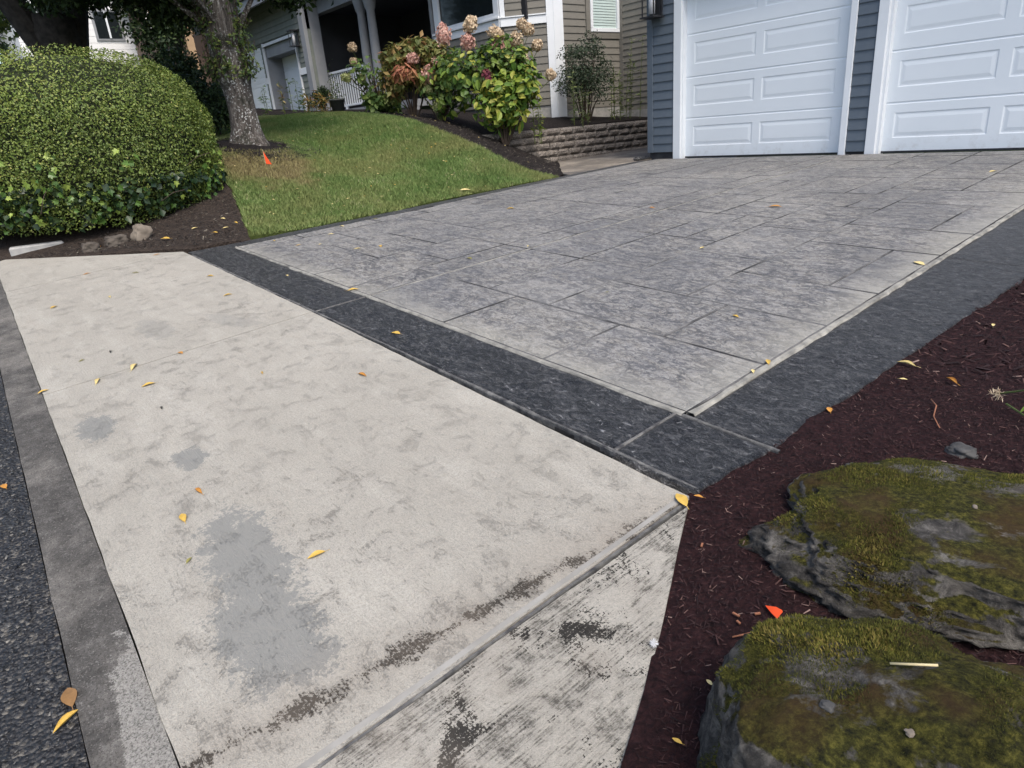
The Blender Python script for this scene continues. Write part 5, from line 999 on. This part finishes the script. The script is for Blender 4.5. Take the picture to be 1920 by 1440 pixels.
fl(-2.01, 3.26, zD, .06, 'yellow', 'folded yellow leaf near the corner of the stamped field', gd, 1); fl(-1.6, 4.69, zD, .11, 'pale', 'pale leaf near the worn edge of the stamped field', gd, 0, .6); fl(-3.32, 5.97, zD, .14, 'orange', 'bright orange leaf in the middle of the stamped field', gd, 0); fl(-2.21, 8.1, zD, .12, 'pale', 'pale leaf in front of the second garage door', gd, 0)
for x, y, m, s in ((-5.67, 2.86, 'pale', .09), (-5.56, 3.04, 'yellow', .1), (-4.45, 3.23, 'olive', .09), (-5.88, 4.9, 'yellow', .11), (-4.42, 5.54, 'orange', .1), (-3.03, 4.41, 'pale', .06), (-4.33, 3.77, 'pale', .05), (-6.35, 2.59, 'yellow', .07), (-6.19, 2.74, 'pale', .06), (-6.85, 3.31, 'pale', .08), (-6.54, 3.03, 'pale', .08), (-6.9, 3.76, 'olive', .07), (-2.91, 3.19, 'olive', .035), (-6.8, 2.53, 'yellow', .06)):
    fl(x, y, zD, s, m, 'small dry leaf on the stamped driveway', gd)
gm = 'leaves on the bark bed'
fl(-1.07, 3.16, zM, .105, 'pale', 'large pale yellow leaf on the bark chips by the side band', gm, 2, 1.3, .01); fl(-.86, 3.08, zM, .09, 'orange', 'rolled tan leaf on the bark chips', gm, 2, .9, .01); fl(-1.13, 2.56, zM, .055, 'orange', 'orange leaf at the edge of bark bed and side band', gm, 0, None, .012); fl(-1.02, 3.0, zM, .04, 'pale', 'pale leaf scrap below the large pale yellow leaf', gm, None, None, .01); fl(-.93, 3.82, zM, .05, 'pale', 'small pale leaf far back on the bark chips', gm, None, None, .01)
fl(-.66, .91, zM, .03, 'yellow', 'tiny yellow leaf on bark chips beside the pale flare slab', gm, None, None, .012); fl(-.70, 1.09, zM, .025, 'pale', 'tiny pale leaf left of the rounded boulder', gm, None, None, .012)
gh = 'leaves on the soil before the hedge'
fl(-7.75, 1.75, HL, .14, 'yellow', 'bright yellow leaf on the soil right of the pale tan stone', gh, 0, None, .02)
for x, y in ((-7.55, 2.2), (-7.65, 2.35), (-7.75, 2.5), (-7.9, 2.1), (-8.0, 2.45)): fl(x, y, HL, .08, random.choice(('yellow', 'pale')), 'small yellow leaf on the dark soil right of the hedge', gh, None, None, .012)
q = scatter([(-7.4, 2.8), (-7.5, 6.8), (-10.5, 6.8), (-12.5, 6), (-9.8, 3.2), (-8.6, 3.0)], 80)
for x, y in q: fl(float(x), float(y), HL, random.uniform(.03, .065), random.choice(('pale', 'pale', 'pale', 'yellow', 'olive')), 'small dry leaf scattered on the lawn', 'leaves scattered on the lawn', None, None, .025)
fl(-7.45, 5.45, HL, .18, 'pale', 'largest pale leaf at the lawn edge beside the driveway', 'leaves scattered on the lawn', 0, None, .03)
q = scatter([(-8, 7.3), (-9.3, 7.3), (-12, 7.2), (-12, 7.7), (-9, 8.2)], 12)
for x, y in q: fl(float(x), float(y), HL, .06, 'pale', 'pale leaf scrap on the dark flower bed soil', 'leaves on the flower bed', None, None, .02)
# marker flags
f1 = empty('marker_flag', (-9.6, 3.67, float(HL(-9.6, 3.67))), 'small orange marker flag standing in the lawn', 'flag')
MB().tube([(0, 0, -.02), (0, 0, .22)], .003, 5).build('wire_stake', 'straw', f1); MB().add([(0, 0, .20), (.0, .01, .03), (.03, .075, .02), (.015, .035, .11), (.004, 0, .20), (.004, .01, .03)], [(0, 1, 2, 3), (4, 3, 2, 5)]).build('flag_cloth', 'flag_orange', f1)
f2 = empty('marker_flag', (-.71, 1.40, float(zM(-.71, 1.4))+.01), 'crumpled orange marker flag scrap lying on the bark chips', 'flag', rz=R(-30)); f2.scale = (.8, .8, .8)
MB().add([(-.035, -.012, .002), (.0, .006, .02), (.004, -.014, .004), (.03, .012, .022), (.036, -.01, .004), (.012, .022, .012)], [(0, 2, 1), (1, 2, 4, 3), (1, 3, 5), (0, 1, 5)]).build('flag_cloth', 'flag_orange', f2)
def twig(pts, r, mat, label, name='twig', cat='twig', group='twigs on the bark bed'): o = MB().tube(pts, r, 5).build(name, mat, None, True); return tag(o, label, cat, group)
zz = lambda x, y, d=.012: (x, y, float(zM(x, y))+d)
twig([zz(-.86, 2.86), zz(-.82, 2.80, .02), zz(-.80, 2.72), zz(-.75, 2.64)], [.003, .003, .0025, .002], 'wood_red', 'curved thin twig on the bark chips behind the flat boulder')
twig([zz(-.66, 1.03), zz(-.63, 1.08, .02)], .003, 'straw', 'short yellow straw beside the rounded boulder'); twig([zz(-.74, 1.25), zz(-.70, 1.30, .02)], .0025, 'wood_red', 'thin red twig between the two boulders')
from mathutils.bvhtree import BVHTree
bpy.context.view_layer.update()
def on_rock(body, x, y):
    t = BVHTree.FromPolygons([body.matrix_world@v.co for v in body.data.vertices], [tuple(p.vertices) for p in body.data.polygons]); h_ = t.ray_cast(Vector((x, y, 1)), Vector((0, 0, -1))); return h_[0].z
twig([(-.32, 1.07, on_rock(b2, -.32, 1.07)+.010), (-.255, 1.10, on_rock(b2, -.255, 1.10)+.012)], .0025, 'straw', 'pale straw lying on top of the rounded boulder', group='twigs on the boulders')
o = MB().obox((-.34, 1.66), (.5, .9), .045, .010, float(zM(-.34, 1.66)), float(zM(-.34, 1.66))+.016).build('wood_splinter', 'wood_red', None, bevel=.003); tag(o, 'large reddish wood splinter between the boulders', 'splinter')
n = 90; d = rng.normal(0, 1, (n, 3)); d[:, 2] = abs(d[:, 2])*.5; d /= np.linalg.norm(d, axis=1, keepdims=True); P = np.zeros((n, 3)); V, F = leaves(P, d, .014, .0012, jit=.6)
o = tag(link('white_fluff', mesh('white_fluff', V, F, 'fluff'), None, (-.875, 1.1, float(zM(-.87, 1.1))+.012)), 'tuft of white fluff at the edge of the flare slab', 'fluff')
# seedling weed at the right edge of the bark bed
wd = empty('weed', (-.50, 2.95, float(zM(-.5, 2.95))), 'pale green creeping weed with a dry seed head on the bark chips', 'weed')
for pts in ([(0, 0, 0), (-.03, -.05, .12), (-.02, -.08, .2)], [(-.03, -.05, .12), (-.1, -.02, .08), (-.16, .0, .05)], [(0, 0, 0), (-.04, -.1, .02), (-.12, -.04, .03)]): MB().tube(pts, .004, 5).build('stem', 'stem_green', wd)
ls = leaf_set('slim', 'bright_leaf')
for p in ((-.02, -.08, .2), (-.03, -.06, .15), (-.04, -.1, .02), (-.06, -.1, .03), (-.02, -.03, .08), (0, 0, .06)): place_leaf(random.choice(ls), wd, p, (random.gauss(0, .4), -.3, .7), random.uniform(.05, .08), .3)
n = 60; P = rng.normal(0, .008, (n, 3))+np.array((-.165, .0, .05)); tag(link('seed_head', leafmesh('seed_head', P, rng.normal(0, 1, (n, 3)), .022, .004, 'petal_tan'), wd), kind='stuff')
# pale and reddish splinters that stand out in the bark
for i, (x, y) in enumerate(((-.78, 1.33), (-.74, 1.37), (-1.02, 1.52), (-.91, 1.65), (-.94, 1.66), (-.89, 1.62), (-.76, 1.31))):
    o = MB().obox((x, y), (math.cos(i), math.sin(i)), random.uniform(.006, .014), .0028, float(zM(x, y))+.005, float(zM(x, y))+.009).build('wood_splinter', 'wood_red', None); tag(o, 'small reddish wood splinter on the bark chips near the flare slab', 'splinter', 'small splinters in the bark bed')
# bits of orange bark beside the kerb end
for i in range(6):
    x, y = -8.3+random.uniform(-.1, .1), 1.15+random.uniform(-.12, .12); o = MB().obox((x, y), (math.cos(i*2), math.sin(i*2)), .025, .008, float(HL(x, y)), float(HL(x, y))+.016).build('wood_splinter', 'leaf_orange', None); tag(o, 'orange bark scrap on the soil between kerb end and tan stone', 'splinter', 'orange bark scraps by the hedge')

for i, (b_, x, y, r_, m_, lab) in enumerate(((b2, -.36, .92, .011, 'stone_grey', 'slate grey pebble on the rounded boulder'), (b2, -.24, .95, .008, 'stone_tan', 'tan pebble on the rounded boulder'), (b1, -.45, 2.0, .008, 'stone_tan', 'tan pebble on the flat boulder'), (b1, -.30, 2.05, .012, 'stone_grey', 'slate grey pebble on the flat boulder'))):
    rock('pebble', lab, (x, y, on_rock(b_, x, y)+r_*.35), (r_, r_*.8, r_*.55), i+1.5, .4, 3, .8, 'pebble', m_, i, 'pebbles on the boulders', 3.0)
